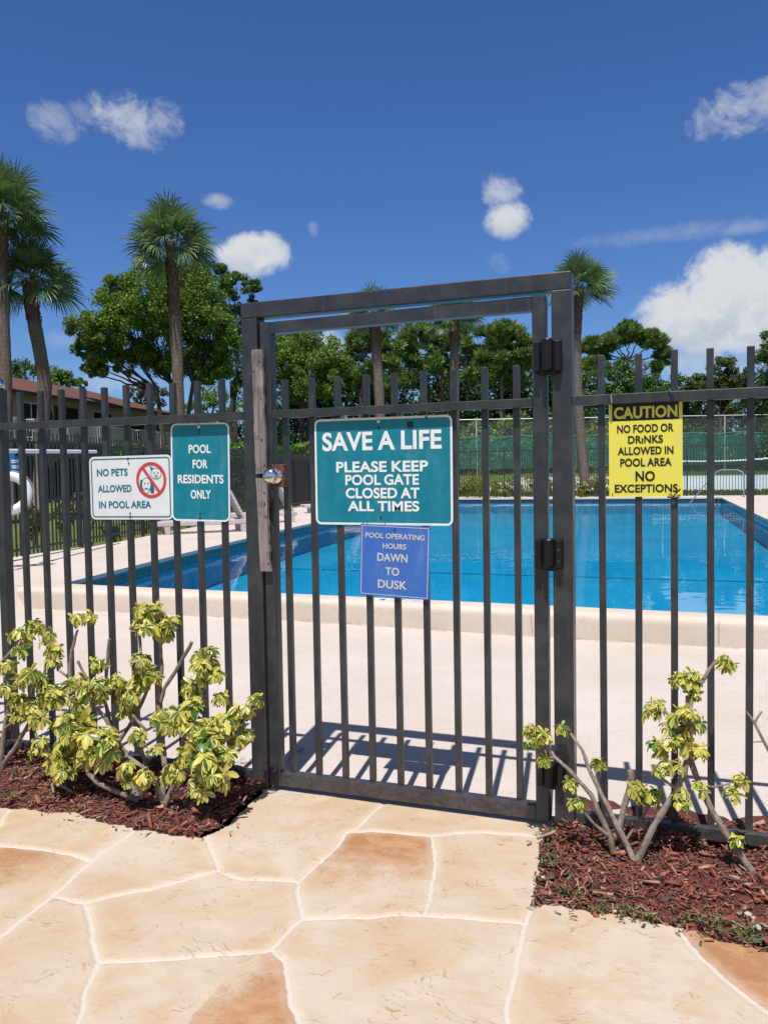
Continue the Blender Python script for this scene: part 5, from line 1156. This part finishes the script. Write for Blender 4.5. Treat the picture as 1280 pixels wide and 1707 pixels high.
def palm(label, trunk, top, R, rt, boots, seed, skirt=0):
    """trunk: points from the ground up; top: growing point; boots: share of the trunk carrying old leaf bases"""
    r = random.Random(seed); root = thing('cabbage_palm', label, 'palm tree', trunk[0], 'cabbage palms round the pool')
    P = [Vector(p) for p in trunk] + [Vector(top)]; L = [0]
    for a, b_ in zip(P[:-1], P[1:]): L.append(L[-1] + (b_ - a).length)
    def at(s):
        for i in range(len(P) - 1):
            if s <= L[i + 1]: t = (s - L[i]) / (L[i + 1] - L[i]); return P[i].lerp(P[i + 1], t)
        return P[-1]
    n = 40; b = MB(); pts = [at(L[-1] * k / n) for k in range(n + 1)]
    rad = [rt * (1.15 - .15 * min(1, k / 6)) * r.uniform(.96, 1.04) * (1.0 if k / n < 1 - boots else .95) for k in range(n + 1)]
    b.tube(pts, rad, 12); b.build('trunk', PALMTRUNK, root, smooth=True)
    bt = MB(); z0 = L[-1] * (1 - boots); nb = int(boots * L[-1] / .028)
    for k in range(nb):
        s = z0 + (L[-1] - z0) * (k / nb); c = at(s); a = k * 2.399; t = k / nb
        d = Vector((math.cos(a), math.sin(a), 0)); tan = Vector((-d.y, d.x, 0)); h = rt * r.uniform(.7, 1.1); w = rt * .34; o = rt * (.25 + .25 * t)
        q = c + d * rt * .85
        bt.add([q - tan * w, q + tan * w, q + tan * w * .5 + d * o + Vector((0, 0, h)), q - tan * w * .5 + d * o + Vector((0, 0, h)), q - tan * w - Vector((0, 0, .05)) + d * .03, q + tan * w * .5 + d * (o - .05) + Vector((0, 0, h + .02)), q - tan * w * .5 + d * (o - .05) + Vector((0, 0, h + .02))],
               [(0, 1, 2, 3), (3, 2, 5, 6), (0, 3, 6, 4)])
    bt.build('leaf_bases', BOOT, root)
    V = []; F = []; c = P[-1] + Vector((0, 0, rt * .3))
    nl = 44
    for k in range(nl):
        u = (k + .5) / nl; el = math.radians(86 - 118 * u ** .9); az = k * 2.39996 + r.uniform(-.2, .2)
        d = Vector((math.cos(az) * math.cos(el), math.sin(az) * math.cos(el), math.sin(el)))
        fan_leaf(V, F, c, d, R * r.uniform(.92, 1.06), r)
    np_mesh('crown', np.array([v[:] for v in V]), np.array(F), PALMLEAF, root)
    if skirt:
        V = []; F = []
        for k in range(skirt):
            az = r.uniform(0, 6.28); el = math.radians(r.uniform(-75, -50)); fan_leaf(V, F, c - Vector((0, 0, .2)), Vector((math.cos(az) * math.cos(el), math.sin(az) * math.cos(el), math.sin(el))), R * .8, r)
        np_mesh('dry_leaves', np.array([v[:] for v in V]), np.array(F), DEADLEAF, root)
    return root
palm('tall palm at the left picture edge, its crown half out of view', [(-16.242, 14.876, 0.120), (-17.542, 16.149, 1.380), (-17.578, 16.280, 4.253), (-17.664, 16.356, 6.409), (-17.716, 16.422, 8.115)], (-17.718, 16.484, 9.354), 1.52, .19, .17, 1)
palm('leaning palm with a thick curved trunk, second from the left', [(-15.957, 15.711, 0.120), (-17.358, 17.289, 1.362), (-17.272, 17.397, 2.854), (-17.203, 17.498, 4.346), (-17.379, 17.488, 5.470), (-17.590, 17.464, 6.594)], (-17.643, 17.491, 7.528), 1.46, .205, .16, 2)
palm('straight palm in front of the broad shade tree, crown clear against the sky', [(-12.122, 17.172, 0.120), (-14.415, 20.545, 1.279), (-14.474, 20.635, 3.491), (-14.532, 20.704, 5.302), (-14.628, 20.749, 6.912), (-14.705, 20.796, 8.422)], (-14.743, 20.819, 9.166), 1.54, .185, .20, 3)
palm('palm left of centre in the gate opening, crown cut by the steel header', [(-11.706, 32.259, 0.751), (-11.760, 32.393, 3.808), (-11.839, 32.460, 5.720), (-11.968, 32.500, 7.496)], (-12.046, 32.522, 8.507), 1.42, .23, .20, 4)
palm('palm right of centre in the gate opening, crown hidden behind the header', [(-9.141, 35.372, 0.657), (-9.144, 35.533, 3.875), (-9.174, 35.652, 6.460), (-9.149, 35.742, 8.040)], (-9.149, 35.778, 8.758), 1.42, .23, .20, 5)
palm('slightly bent palm beside the right gate post', [(-2.763, 33.507, 0.534), (-2.958, 33.532, 2.502), (-3.106, 33.593, 4.832), (-3.157, 33.692, 7.159), (-3.110, 33.775, 8.451)], (-3.062, 33.829, 9.174), 1.52, .21, .24, 6)

# ------------------------------------------------------------------ far perimeter fence
def far_fence(label, A, B_, z0, h, sp, group='iron fences round the pool'):
    A = Vector(A); B_ = Vector(B_); d = (B_ - A); L = d.length; d.normalize(); az = math.atan2(d.y, d.x)
    root = thing('iron_fence', label, 'fence', (A.x, A.y, z0), group); root.rotation_euler = (0, 0, az)
    n = int(L / sp); first = None
    b = MB(); b.box(-.0105, .0105, -.0105, .0105, .06, h); me = None
    view = Vector((1.9, -3.2)); order = list(range(n))
    npost = int(L / 2.4)
    for k in range(min(n, 92)):
        if first is None: first = b.build('picket', FAR_IRON, root, local=True); p = first
        else: p = first.copy(); COL.objects.link(p); p.parent = root
        p.location = (sp * (k + .5), 0, 0)
    if n > 92:
        m = MB()
        for k in range(92, n): x = sp * (k + .5); m.box(x - .0105, x + .0105, -.0105, .0105, .06, h)
        m.build('far_pickets', FAR_IRON, root, local=True, kind='stuff')
    for z in (.16, h - .16):
        m = MB(); m.box(0, L, -.022, -.0125, z - .018, z + .018); m.build('rail', FAR_IRON, root, local=True)
    fp = None
    for k in range(npost + 1):
        if fp is None: m = MB(); m.box(-.028, .028, .013, .069, -.05, h + .04); fp = m.build('post', FAR_IRON, root, local=True); p = fp
        else: p = fp.copy(); COL.objects.link(p); p.parent = root
        p.location = (L * k / npost, 0, 0)
far_fence('black iron picket fence along the left side of the pool behind the loungers', (-6.76, 3.2, 0), (-14.1, 33.4, 0), .20, 1.92, .115)
far_fence('black iron picket fence across the far end of the pool', (9.0, 34.0, 0), (-14.0, 33.45, 0), .20, 2.25, .115)

# ------------------------------------------------------------------ tennis court beyond
def court():
    TC = mat('court_surface', (.33, .40, .40), .85, .2, col2=(.38, .44, .43), vscale=.3)
    def sheet(x0, x1, y0, y1, name, m, dz):
        xs = np.linspace(x0, x1, 12); ys = np.linspace(y0, y1, 24); X, Y = np.meshgrid(xs, ys); Z = np.vectorize(zt)(Y) + dz
        i = np.arange(X.size).reshape(X.shape); F = np.stack([i[:-1, :-1], i[:-1, 1:], i[1:, 1:], i[1:, :-1]], -1).reshape(-1, 4)
        np_mesh(name, np.stack([X, Y, Z], -1).reshape(-1, 3), F, m, kind='structure')
    GR = mat('court_grass', (.055, .10, .02), .9, .2, col2=(.10, .14, .035), vscale=1.2, bump=.5, bscale=30)
    sheet(-60, 60, 34.45, 68, 'court_lawn', GR, .02)
    sheet(-9.5, 40, 38.5, 52.0, 'tennis_court', TC, .03)
    LN = mat('court_line', (.75, .75, .72), .8, .2)
    for y in (40.2, 49.9): sheet(-7, 40, y, y + .08, 'court_marking', LN, .035)
    NETM = bpy.data.materials.new('net_mesh'); NETM.use_nodes = True; g = NG(NETM.node_tree)
    mx = g.n('ShaderNodeMixShader', {0: .55, 1: g.n('ShaderNodeBsdfTransparent').outputs[0], 2: g.n('ShaderNodeBsdfPrincipled', {'Base Color': (.015, .025, .02, 1), 'Roughness': .8}).outputs[0]}); g.nt.links.new(mx.outputs[0], g.n('ShaderNodeOutputMaterial').inputs[0])
    for lb, xa, xb, y in (('tennis net with drooping white tape right of the yellow sign', -1.0, 6.2, 51.0), ('tennis net with white tape running out at the right edge', 7.0, 18.0, 51.0)):
        z0 = zt(y) + .03; root = thing('tennis_net', lb, 'net', ((xa + xb) / 2, y, z0), 'tennis nets'); n = 16; top = []
        for k in range(n + 1): t = k / n; top.append((xa + (xb - xa) * t, y, z0 + 1.07 - .16 * (1 - (2 * t - 1) ** 2)))
        b = MB()
        for p, q in zip(top[:-1], top[1:]): b.add([p, q, (q[0], y, z0 + .02), (p[0], y, z0 + .02)], [(0, 1, 2, 3)])
        b.build('netting', NETM, root); b = MB()
        for p, q in zip(top[:-1], top[1:]): b.box(p[0], q[0], y - .012, y + .012, min(p[2], q[2]) - .05, max(p[2], q[2]) + .01)
        b.build('tape', mat('net_tape', (.75, .75, .75), .7), root)
        for x in (xa, xb): b = MB(); b.tube([(x, y, z0 - .1), (x, y, z0 + 1.1)], .04, 8); b.build('post', FAR_IRON, root)
    A = Vector((-23.461, 53.571, 2.263)); B_ = Vector((15.714, 68.442, 1.780)); A.z = B_.z = 1.0; d = (B_ - A).normalized(); L = (B_ - A).length
    root = thing('court_fence', 'tall chain link court fence with a green windscreen beyond the pool', 'fence', tuple(A)); root.rotation_euler = (0, 0, math.atan2(d.y, d.x))
    GALV = mat('galvanised', (.55, .57, .58), .5, .4, .3)
    fp = None; n = int(L / 4.6)
    for k in range(n + 1):
        if fp is None: b = MB(); b.tube([(0, 0, -.3), (0, 0, 4.25)], .045, 8); fp = b.build('post', GALV, root, local=True); p = fp
        else: p = fp.copy(); COL.objects.link(p); p.parent = root
        p.location = (1.25 + k * 4.6, 0, 0)
    b = MB(); b.tube([(0, 0, 4.22), (L, 0, 4.22)], .035, 6); b.build('top_rail', GALV, root, local=True)
    WS = bpy.data.materials.new('windscreen'); WS.use_nodes = True; g = NG(WS.node_tree); pos = g.n('ShaderNodeTexCoord').outputs['Object']
    c = g.mix(g.noise(pos, .7, 5, .6), (.03, .20, .17), (.06, .28, .24))
    mx = g.n('ShaderNodeMixShader', {0: .36, 1: g.n('ShaderNodeBsdfTransparent').outputs[0], 2: g.n('ShaderNodeBsdfPrincipled', {'Base Color': c, 'Roughness': .8}).outputs[0]}); g.nt.links.new(mx.outputs[0], g.n('ShaderNodeOutputMaterial').inputs[0])
    b = MB(); m = 60
    for k in range(m):
        x0, x1 = L * k / m, L * (k + 1) / m; y0, y1 = -.06 - .04 * math.sin(k * 1.7), -.06 - .04 * math.sin((k + 1) * 1.7); z0, z1 = 2.95 + .05 * math.sin(k * 1.36), 2.95 + .05 * math.sin((k + 1) * 1.36)
        b.add([(x0, y0, .55), (x1, y1, .55), (x1, y1, z1), (x0, y0, z0)], [(0, 1, 2, 3)])
    b.build('windscreen', WS, root, local=True)
    b = MB()
    for k in range(m):
        x0, x1 = L * k / m, L * (k + 1) / m; z0, z1 = 2.95 + .05 * math.sin(k * 1.36), 2.95 + .05 * math.sin((k + 1) * 1.36)
        b.tube([(x0, -.12, z0), (x1, -.12, z1)], .018, 5)
    b.build('screen_hem', mat('screen_hem', (.10, .28, .22), .7), root, local=True)
    LK = bpy.data.materials.new('chain_link'); LK.use_nodes = True; g = NG(LK.node_tree)
    mx = g.n('ShaderNodeMixShader', {0: .10, 1: g.n('ShaderNodeBsdfTransparent').outputs[0], 2: g.n('ShaderNodeBsdfPrincipled', {'Base Color': (.35, .36, .37, 1), 'Roughness': .5}).outputs[0]}); g.nt.links.new(mx.outputs[0], g.n('ShaderNodeOutputMaterial').inputs[0])
    b = MB(); b.add([(0, .05, 0), (L, .05, 0), (L, .05, 4.2), (0, .05, 4.2)], [(0, 1, 2, 3)]); b.build('wire_mesh', LK, root, local=True)
court()

# ------------------------------------------------------------------ apartment building
def building():
    A = Vector((-28.6, 21.5)); B_ = Vector((-33.35, 47.3)); d2 = (B_ - A).normalized(); L = (B_ - A).length; n2 = Vector((d2.y, -d2.x))
    root = thing('apartment_building', 'two storey beige apartment building with a brown shingle roof and white balconies', 'building', (A.x, A.y, .1))
    WALL = mat('stucco', (.30, .255, .20), .9, .2, col2=(.26, .22, .175), vscale=.6); ROOF = mat('shingles', (.135, .066, .048), .9, .2, col2=(.105, .05, .038), vscale=3, bump=.6, bscale=14)
    TRIM = mat('dark_trim', (.035, .028, .025), .7); RAIL = mat('white_rail', (.62, .62, .63), .5); GL = mat('dark_glass', (.012, .014, .017), .08, .6); FR = mat('white_frame', (.55, .55, .55), .5)
    def W(u, o, z): q = A + d2 * u + n2 * o; return (q.x, q.y, z)
    def wb(b, u0, u1, o0, o1, z0, z1):
        v = [W(u, o, z) for u in (u0, u1) for o in (o0, o1) for z in (z0, z1)]
        b.add(v, [(0, 1, 3, 2), (4, 6, 7, 5), (0, 4, 5, 1), (2, 3, 7, 6), (0, 2, 6, 4), (1, 5, 7, 3)]); return b
    wb(MB(), 0, L, -9.5, 0, 0, 5.72).build('wall', WALL, root)
    b = MB(); e = .75; h = 1.65
    v = [W(-e, e, 5.73), W(L + e, e, 5.73), W(L + e, -9.5 - e, 5.73), W(-e, -9.5 - e, 5.73), W(4.0, -4.75, 5.73 + h), W(L - 3.0, -4.75, 5.73 + h)]
    b.add(v, [(0, 1, 5, 4), (2, 3, 4, 5), (1, 2, 5), (3, 0, 4), (3, 2, 1, 0)]); b.build('roof', ROOF, root)
    b = MB(); wb(b, -e, L + e, e - .02, e + .04, 5.55, 5.74); b.build('fascia', TRIM, root)
    us = [(Vector(p[:2]) - A).dot(d2) for p in ((-30.203, 30.579, 5.700), (-30.928, 33.813, 5.700), (-31.687, 37.638, 5.700), (-32.304, 41.731, 5.700), (-32.784, 44.616, 5.700))]
    us = [us[0] - 4.2] + us
    b = MB(); wb(b, 0, L, .003, .12, 2.95, 3.10); b.build('floor_band', TRIM, root)
    for i, u in enumerate(us):
        w = 1.15
        f = wb(MB(), u - w, u + w, .004, .03, 3.25, 5.3).build('sliding_door', GL, root)
        fb = MB(); wb(fb, u - .03, u + .03, .031, .07, 3.25, 5.3); wb(fb, u - w, u - w + .05, .031, .07, 3.25, 5.3); wb(fb, u + w - .05, u + w, .031, .07, 3.25, 5.3); wb(fb, u - w, u + w, .031, .06, 5.25, 5.3); fb.build('door_frame', FR if i % 2 else TRIM, f)
        wb(MB(), u - 1.6, u + 1.6, .13, 1.25, 3.22, 3.34).build('balcony', WALL, root)
        r = MB()
        for z in (3.42, 4.30): wb(r, u - 1.6, u + 1.6, 1.19, 1.24, z, z + .055)
        for k in range(25): uu = u - 1.58 + 3.16 * k / 24; wb(r, uu - .013, uu + .013, 1.2, 1.23, 3.34, 4.3)
        for s in (-1, 1):
            for z in (3.42, 4.30): wb(r, u + s * 1.58 - .02, u + s * 1.58 + .02, .13, 1.2, z, z + .05)
            for k in range(7): oo = .2 + k * .15; wb(r, u + s * 1.58 - .012, u + s * 1.58 + .012, oo, oo + .025, 3.34, 4.3)
        r.build('balcony_railing', RAIL, root)
        # arched ground floor opening
        a = MB(); pts = [(u - 1.5, .3), (u + 1.5, .3)] + [(u + 1.5 * math.cos(math.pi * k / 12), 1.9 + .65 * math.sin(math.pi * k / 12)) for k in range(13)]
        n = len(pts); a.add([W(p, .006, z) for p, z in pts] + [W(p, .02, z) for p, z in pts], [tuple(range(n)), tuple(range(2 * n - 1, n - 1, -1))] + [(k, (k + 1) % n, n + (k + 1) % n, n + k) for k in range(n)]); a.build('arched_opening', GL, root)
        if i < len(us) - 1:
            um = (u + us[i + 1]) / 2 if us[i + 1] - u > 3.3 else None
            if um: wb(MB(), um - .3, um + .3, .004, .03, 4.0, 5.0).build('window', GL, root)
building()
# clipped hedge in front of the building
def hedge(label, A, B_, h, w, seed):
    A = Vector(A); B_ = Vector(B_); A.z = B_.z = .15; L = (B_ - A).length; d = (B_ - A).normalized(); s = Vector((-d.y, d.x, 0)); r = np.random.default_rng(seed)
    root = thing('clipped_hedge', label, 'hedge', tuple((A + B_) / 2), 'clipped hedges left of the pool'); n = int(L * 700)
    t = r.random(n) * L; f = r.random(n); z = np.where(f < .55, r.random(n) * h, h - r.random(n) ** 2 * .15); o = np.where(f < .55, np.where(r.random(n) < .6, -w / 2, w / 2) + r.normal(0, .05, n), (r.random(n) - .5) * w)
    z = z + np.where(f >= .55, .10 * np.sin(t * 2.1) + r.normal(0, .06, n), 0)
    C = np.array(A)[None] + np.outer(t, np.array(d)) + np.outer(o, np.array(s)); C[:, 2] += z
    N = r.normal(size=(n, 3)) * .6 + np.array(s)[None] * np.sign(o)[:, None] * .5 + np.array([0, 0, .5]); V, F = leaf_quads(C, N, .13, r, .6); np_mesh('foliage', V, F, LEAF_HEDGE, root)
    b = MB(); q = [A + s * (w / 2 - .06), A - s * (w / 2 - .06), B_ - s * (w / 2 - .06), B_ + s * (w / 2 - .06)]; b.add([(p.x, p.y, .1) for p in q] + [(p.x, p.y, .15 + h - .1) for p in q], [(0, 1, 2, 3), (4, 7, 6, 5), (0, 4, 5, 1), (1, 5, 6, 2), (2, 6, 7, 3), (3, 7, 4, 0)]); b.build('branches', LEAF_DARK, root)
hedge('bright green clipped hedge in front of the apartment building balconies', (-20.211, 23.746, 2.255), (-17.088, 26.538, 2.219), 2.42, 1.0, 1)
hedge('bright green clipped hedge behind the fence on both sides of the latch post', (-16.845, 27.166, 2.222), (-12.991, 30.772, 2.180), 2.45, 1.0, 2)

# ------------------------------------------------------------------ path and planting outside the left fence
def path():
    b = MB(); pts = [Vector(p) for p in ((-21.861, 17.047, 0.200), (-24.341, 22.504, 0.200), (-24.563, 24.676, 0.200), (-24.109, 27.104, 0.200), (-23.459, 30.575, 0.200), (-23.779, 35.734, 0.200))]
    vs = []
    for p in pts: vs += [(p.x, p.y - .5, .168), (p.x, p.y + .8, .168)]
    vs += [(x, y, .10) for x, y, z in vs[:]]; n = len(pts)
    fs = [(2 * i, 2 * i + 2, 2 * i + 3, 2 * i + 1) for i in range(n - 1)] + [(2 * i, 2 * n + 2 * i, 2 * n + 2 * i + 2, 2 * i + 2) for i in range(n - 1)]
    b.add(vs, fs); b.build('path', GM['curb'], kind='structure')
path()
def low_shrub(label, p, h, seed, group, m=None, n=5):
    r = random.Random(seed); root = thing('low_shrub', label, 'shrub', tuple(p), group); b = MB(); bl = []; p = Vector(p)
    for k in range(n):
        t = p + Vector((r.uniform(-.35, .35) * h, r.uniform(-.3, .3) * h, h * r.uniform(.55, 1.0))); b.tube([p - Vector((0, 0, .05)), p.lerp(t, .5) + Vector((.02, 0, 0)), t], [.014, .010, .006], 5); bl.append((tuple(t), h * .24)); bl.append((tuple(p.lerp(t, .6)), h * .2))
    b.build('stem', BARK, root); V, F = crown(bl, 55, .12, seed, sub=5, subr=.6, aspect=.42); np_mesh('foliage', V, F, m or LEAF_CROTON, root)
lf_spots = [((-11.453, 12.504, 0.150), .8), ((-12.070, 13.673, 0.150), .95), ((-12.325, 14.807, 0.150), .75), ((-12.381, 15.560, 0.150), .9), ((-12.981, 17.190, 0.150), .85), ((-10.744, 10.828, 0.150), .7), ((-10.268, 9.556, 0.150), .6), ((-13.371, 18.427, 0.150), .8), ((-13.724, 24.011, 0.150), .8), ((-14.196, 26.070, 0.150), .8)]
lf_lab = ['yellow green shrub behind the left fence under the corner of the white pets sign', 'tall yellow green shrub behind the fence just left of the pets sign post', 'yellow leaved shrub under the middle of the pets sign', 'yellow leaved shrub under the right half of the pets sign', 'yellow leaved shrub behind the lounger feet',
          'low shrub behind the left fence near the curved palm trunk', 'low shrub below the white life ring', 'shrub hidden behind the tall teal residents sign', 'shrub behind the fence left of the latch post', 'shrub behind the fence seen just right of the latch boards']
for i, (p, h) in enumerate(lf_spots): low_shrub(lf_lab[i], p, h, 80 + i, 'yellow shrubs along the left fence')
bf = [((-7.817, 32.665, 0.705), .8), ((-7.270, 32.878, 0.801), 1.1), ((-6.623, 33.115, 0.630), .8), ((-6.076, 33.325, 0.673), .9), ((-5.578, 33.516, 0.718), .9), ((-5.031, 33.721, 0.655), .9), ((-4.484, 33.929, 0.645), .8), ((-3.392, 33.273, 0.649), 1.0), ((-2.937, 32.907, 0.576), .7), ((-2.424, 33.640, 0.631), 1.0), ((-2.110, 33.757, 0.574), .8)]
bl = ['yellow flecked shrub behind the far fence beside the large teal sign', 'taller yellow flecked shrub behind the far fence, second from the teal sign', 'low shrub midway between the last two gate pickets', 'shrub behind the last gate picket', 'shrub at the left edge of the right gate stile', 'shrub hidden behind the right gate stile', 'shrub seen in the slit beside the right gate post',
      'shrub left of the bent palm foot', 'low shrub at the very foot of the bent palm', 'shrub right of the bent palm foot', 'low shrub beside the picket left of the caution sign']
for i, (p, h) in enumerate(bf): low_shrub(bl[i], (p[0], p[1], zt(p[1]) - .02), h, 110 + i, 'yellow shrubs along the far fence')
# grass verge between the far fence and the court
def grass():
    r = np.random.default_rng(4); n = 9000; X = r.uniform(-12, 9, n); Y = r.uniform(34.5, 38.4, n); Z = np.vectorize(zt)(Y) + .06
    V, F = leaf_quads(np.stack([X, Y, Z], 1), r.normal(size=(n, 3)) * .8 + np.array([0, -.6, .2]), .16, r, .3, np.stack([r.normal(0, .3, n), r.normal(0, .3, n), np.ones(n)], 1)); np_mesh('grass', V, F, leaf_mat('grass_blades', [(.05, .09, .02), (.10, .15, .03), (.16, .18, .06)], .2), kind='stuff')
grass()

# ------------------------------------------------------------------ pool furniture
PLASTIC = mat('lounger_plastic', (.52, .46, .455), .5, .4, var=.12, vscale=5)
def lounger(label, head, d, seed, first=[None]):
    """root at the head end; local x runs from head to foot"""
    root = thing('sun_lounger', label, 'sun lounger', tuple(head), 'loungers along the pool'); root.rotation_euler = (0, 0, math.atan2(d[1], d[0]))
    W = .62; b = MB()
    for y in (-W / 2, W / 2 - .05): b.box(-.02, 1.92, y, y + .05, .16, .255, .012)
    for k in range(19): x = .05 + k * .097; b.box(x, x + .078, -W / 2 + .052, W / 2 - .052, .228, .248, .004)
    b.build('seat', PLASTIC, root, local=True)
    a = math.radians(64); c, s = math.cos(a), math.sin(a); b = MB()
    def P(u, y, t): return (.06 + u * c - t * s, y, .262 + u * s + t * c)
    def slat(u0, u1, y0, y1, t0, t1):
        v = [P(u, y, t) for u in (u0, u1) for y in (y0, y1) for t in (t0, t1)]; b.add(v, [(0, 1, 3, 2), (4, 6, 7, 5), (0, 4, 5, 1), (2, 3, 7, 6), (0, 2, 6, 4), (1, 5, 7, 3)])
    for k in range(9): slat(k * .075, k * .075 + .062, -W / 2 + .03, W / 2 - .03, .003, .022)
    for y in (-W / 2 + .002, W / 2 - .047): slat(0, .68, y, y + .045, -.03, .0)
    b.build('backrest', PLASTIC, root, local=True)
    for x in (.10, 1.66):
        for y in (-W / 2 - .003, W / 2 - .067): b = MB(); b.add([(x - .06, y, .158), (x + .06, y, .158), (x + .06, y + .07, .158), (x - .06, y + .07, .158), (x - .045, y, 0), (x + .045, y, 0), (x + .045, y + .07, 0), (x - .045, y + .07, 0)], [(0, 1, 2, 3), (7, 6, 5, 4), (0, 4, 5, 1), (1, 5, 6, 2), (2, 6, 7, 3), (3, 7, 4, 0)]); b.build('leg', PLASTIC, root, local=True)
    return root
dA = (-.735, -.68)
lounger('pale plastic lounger nearest the left fence, folded back beside the residents sign', (-7.227, 12.368, 0.225), dA, 1)
lounger('pale plastic lounger seen right of the latch boards, folded back between gate pickets', (-7.683, 15.517, 0.225), dA, 2)
lounger('farthest pale lounger, its foot end showing between pickets left of the teal sign', (-7.906, 20.738, 0.225), (-.80, -.60), 3)
WP = mat('white_plastic', (.72, .70, .70), .45, .4, var=.08, vscale=6)
rg = thing('life_ring', 'white life ring hanging on the left fence below a small blue sign', 'life ring', (-6.631, 5.294, 1.222))
def ring():
    b = MB(); R, r0 = .225, .062; n, m = 36, 12; nv = Vector((.62, -.78, .05)).normalized(); ax = nv.cross(Vector((0, 0, 1))).normalized(); up = ax.cross(nv); c = rg.location; vs = []
    for i in range(n):
        a = 2 * math.pi * i / n; d = ax * math.cos(a) + up * math.sin(a)
        for j in range(m): q = 2 * math.pi * j / m; vs.append(c + d * (R + r0 * math.cos(q)) + nv * r0 * .8 * math.sin(q))
    b.add(vs, [(i * m + j, ((i + 1) % n) * m + j, ((i + 1) % n) * m + (j + 1) % m, i * m + (j + 1) % m) for i in range(n) for j in range(m)]); b.build('ring_body', WP, rg, smooth=True)
    b = MB(); pts = [c + (ax * math.cos(a) + up * math.sin(a)) * (R + r0 + .006 + .012 * abs(math.sin(2 * a))) - nv * .02 for a in [2 * math.pi * k / 40 for k in range(41)]]; b.tube(pts, .004, 5, False); b.build('grab_rope', mat('rope', (.5, .47, .42), .9), rg)
    b = MB(); b.tube([c + up * (R + r0 - .01), c + up * (R + r0 + .07)], .012, 6); b.build('hook', ALU, rg)
ring()
p0 = Vector((-6.780, 5.579, 1.613)); bs = thing('pool_notice', 'small blue notice with pale lines above the life ring on the left fence', 'sign', tuple(p0)); bs.rotation_euler = (0, 0, math.radians(52))
b = MB(); b.prism(rrect(.20, .29, .012), -.003, .0); b.build('plate', mat('notice_blue', (.01, .13, .36), .4), bs, local=True)
b = MB(); 
for z, w in ((.045, .12), (.020, .12), (-.03, .11), (-.055, .10)): b.box(-w / 2, w / 2, -.0042, -.0034, z - .008, z + .008)
b.build('print', WHITEINK, bs, local=True)
rp = thing('rescue_pole', 'long white rescue pole hung level along the left fence', 'pole', (-7.329, 6.773, 1.818))
b = MB(); b.tube([(-6.396, 4.554, 1.748), (-6.685, 5.355, 1.777), (-7.804, 8.415, 1.849)], .030, 10); b.build('shaft', WP, rp, smooth=True)
for p in ((-6.758, 5.596, 1.775), (-7.483, 7.464, 1.825)): b = MB(); q = Vector(p); b.box(q.x - .06, q.x + .02, q.y - .02, q.y + .02, q.z - .06, q.z - .031); b.build('bracket', FAR_IRON, rp)
gr = thing('grab_rail', 'bent steel grab rail at the far right corner of the pool', 'handrail', (3.438, 32.170, 0.210))
b = MB(); P = [Vector(p) for p in ((3.438, 32.170, 0.210), (3.458, 32.677, 0.881), (3.458, 32.687, 1.095), (3.391, 32.668, 1.214), (3.236, 32.613, 1.288), (2.621, 31.630, 1.301), (2.489, 31.470, 1.258), (2.356, 31.200, 1.146), (1.509, 29.754, 0.101))]
b.tube(P, .024, 8); b.build('rail', mat('polished_steel', (.66, .66, .67), .22, .5, .85), gr, smooth=True)
for p in (P[0],): b = MB(); b.lathe(tuple(p + Vector((0, 0, .012))), [(.06, 0), (.055, .012), (.03, .022)], n=14); b.build('flange', STEEL, gr)
# depth markers let into the curb top
def marker(label, x, txt):
    t = (x + .5) / 1.37; y = 4.10 + (4.05 - 4.10) * t - .135; root = thing('depth_tile', label, 'tile', (x, y, ZD + .0045), 'depth marker tiles'); 
    b = MB(); b.box(-.075, .075, -.075, .075, 0, .003); b.build('tile', mat('tile_white', (.70, .69, .68), .35), root, local=True)
    if txt:
        q = MB(); text_into(q, txt, -.045 if len(txt) > 1 else -.028, .045 if len(txt) > 1 else .028, -.05, .05, 0, .03); q.v = [(v[0], v[2], .0034) for v in q.v]; q.build('lettering', BLACK, root, local=True)
    else:
        q = MB(); R = .05; o = [(R * math.cos(2 * math.pi * k / 28), R * math.sin(2 * math.pi * k / 28)) for k in range(28)]; q.ring(o, [(x_ * .8, z_ * .8) for x_, z_ in o], 0); a = R * .68; q.add([(-a - .006, 0, a), (-a + .006, 0, a), (a + .006, 0, -a), (a - .006, 0, -a)], [(0, 1, 2, 3)]); q.v = [(v[0], v[2], .0034) for v in q.v]; q.build('red_mark', REDINK, root, local=True)
marker('white depth tile with a black six on the curb below the blue sign', -.88, '6')
marker('white depth tile lettered FT on the curb below the blue sign', -.715, 'FT')
marker('white tile with a red no diving mark on the pool curb', -.55, None)
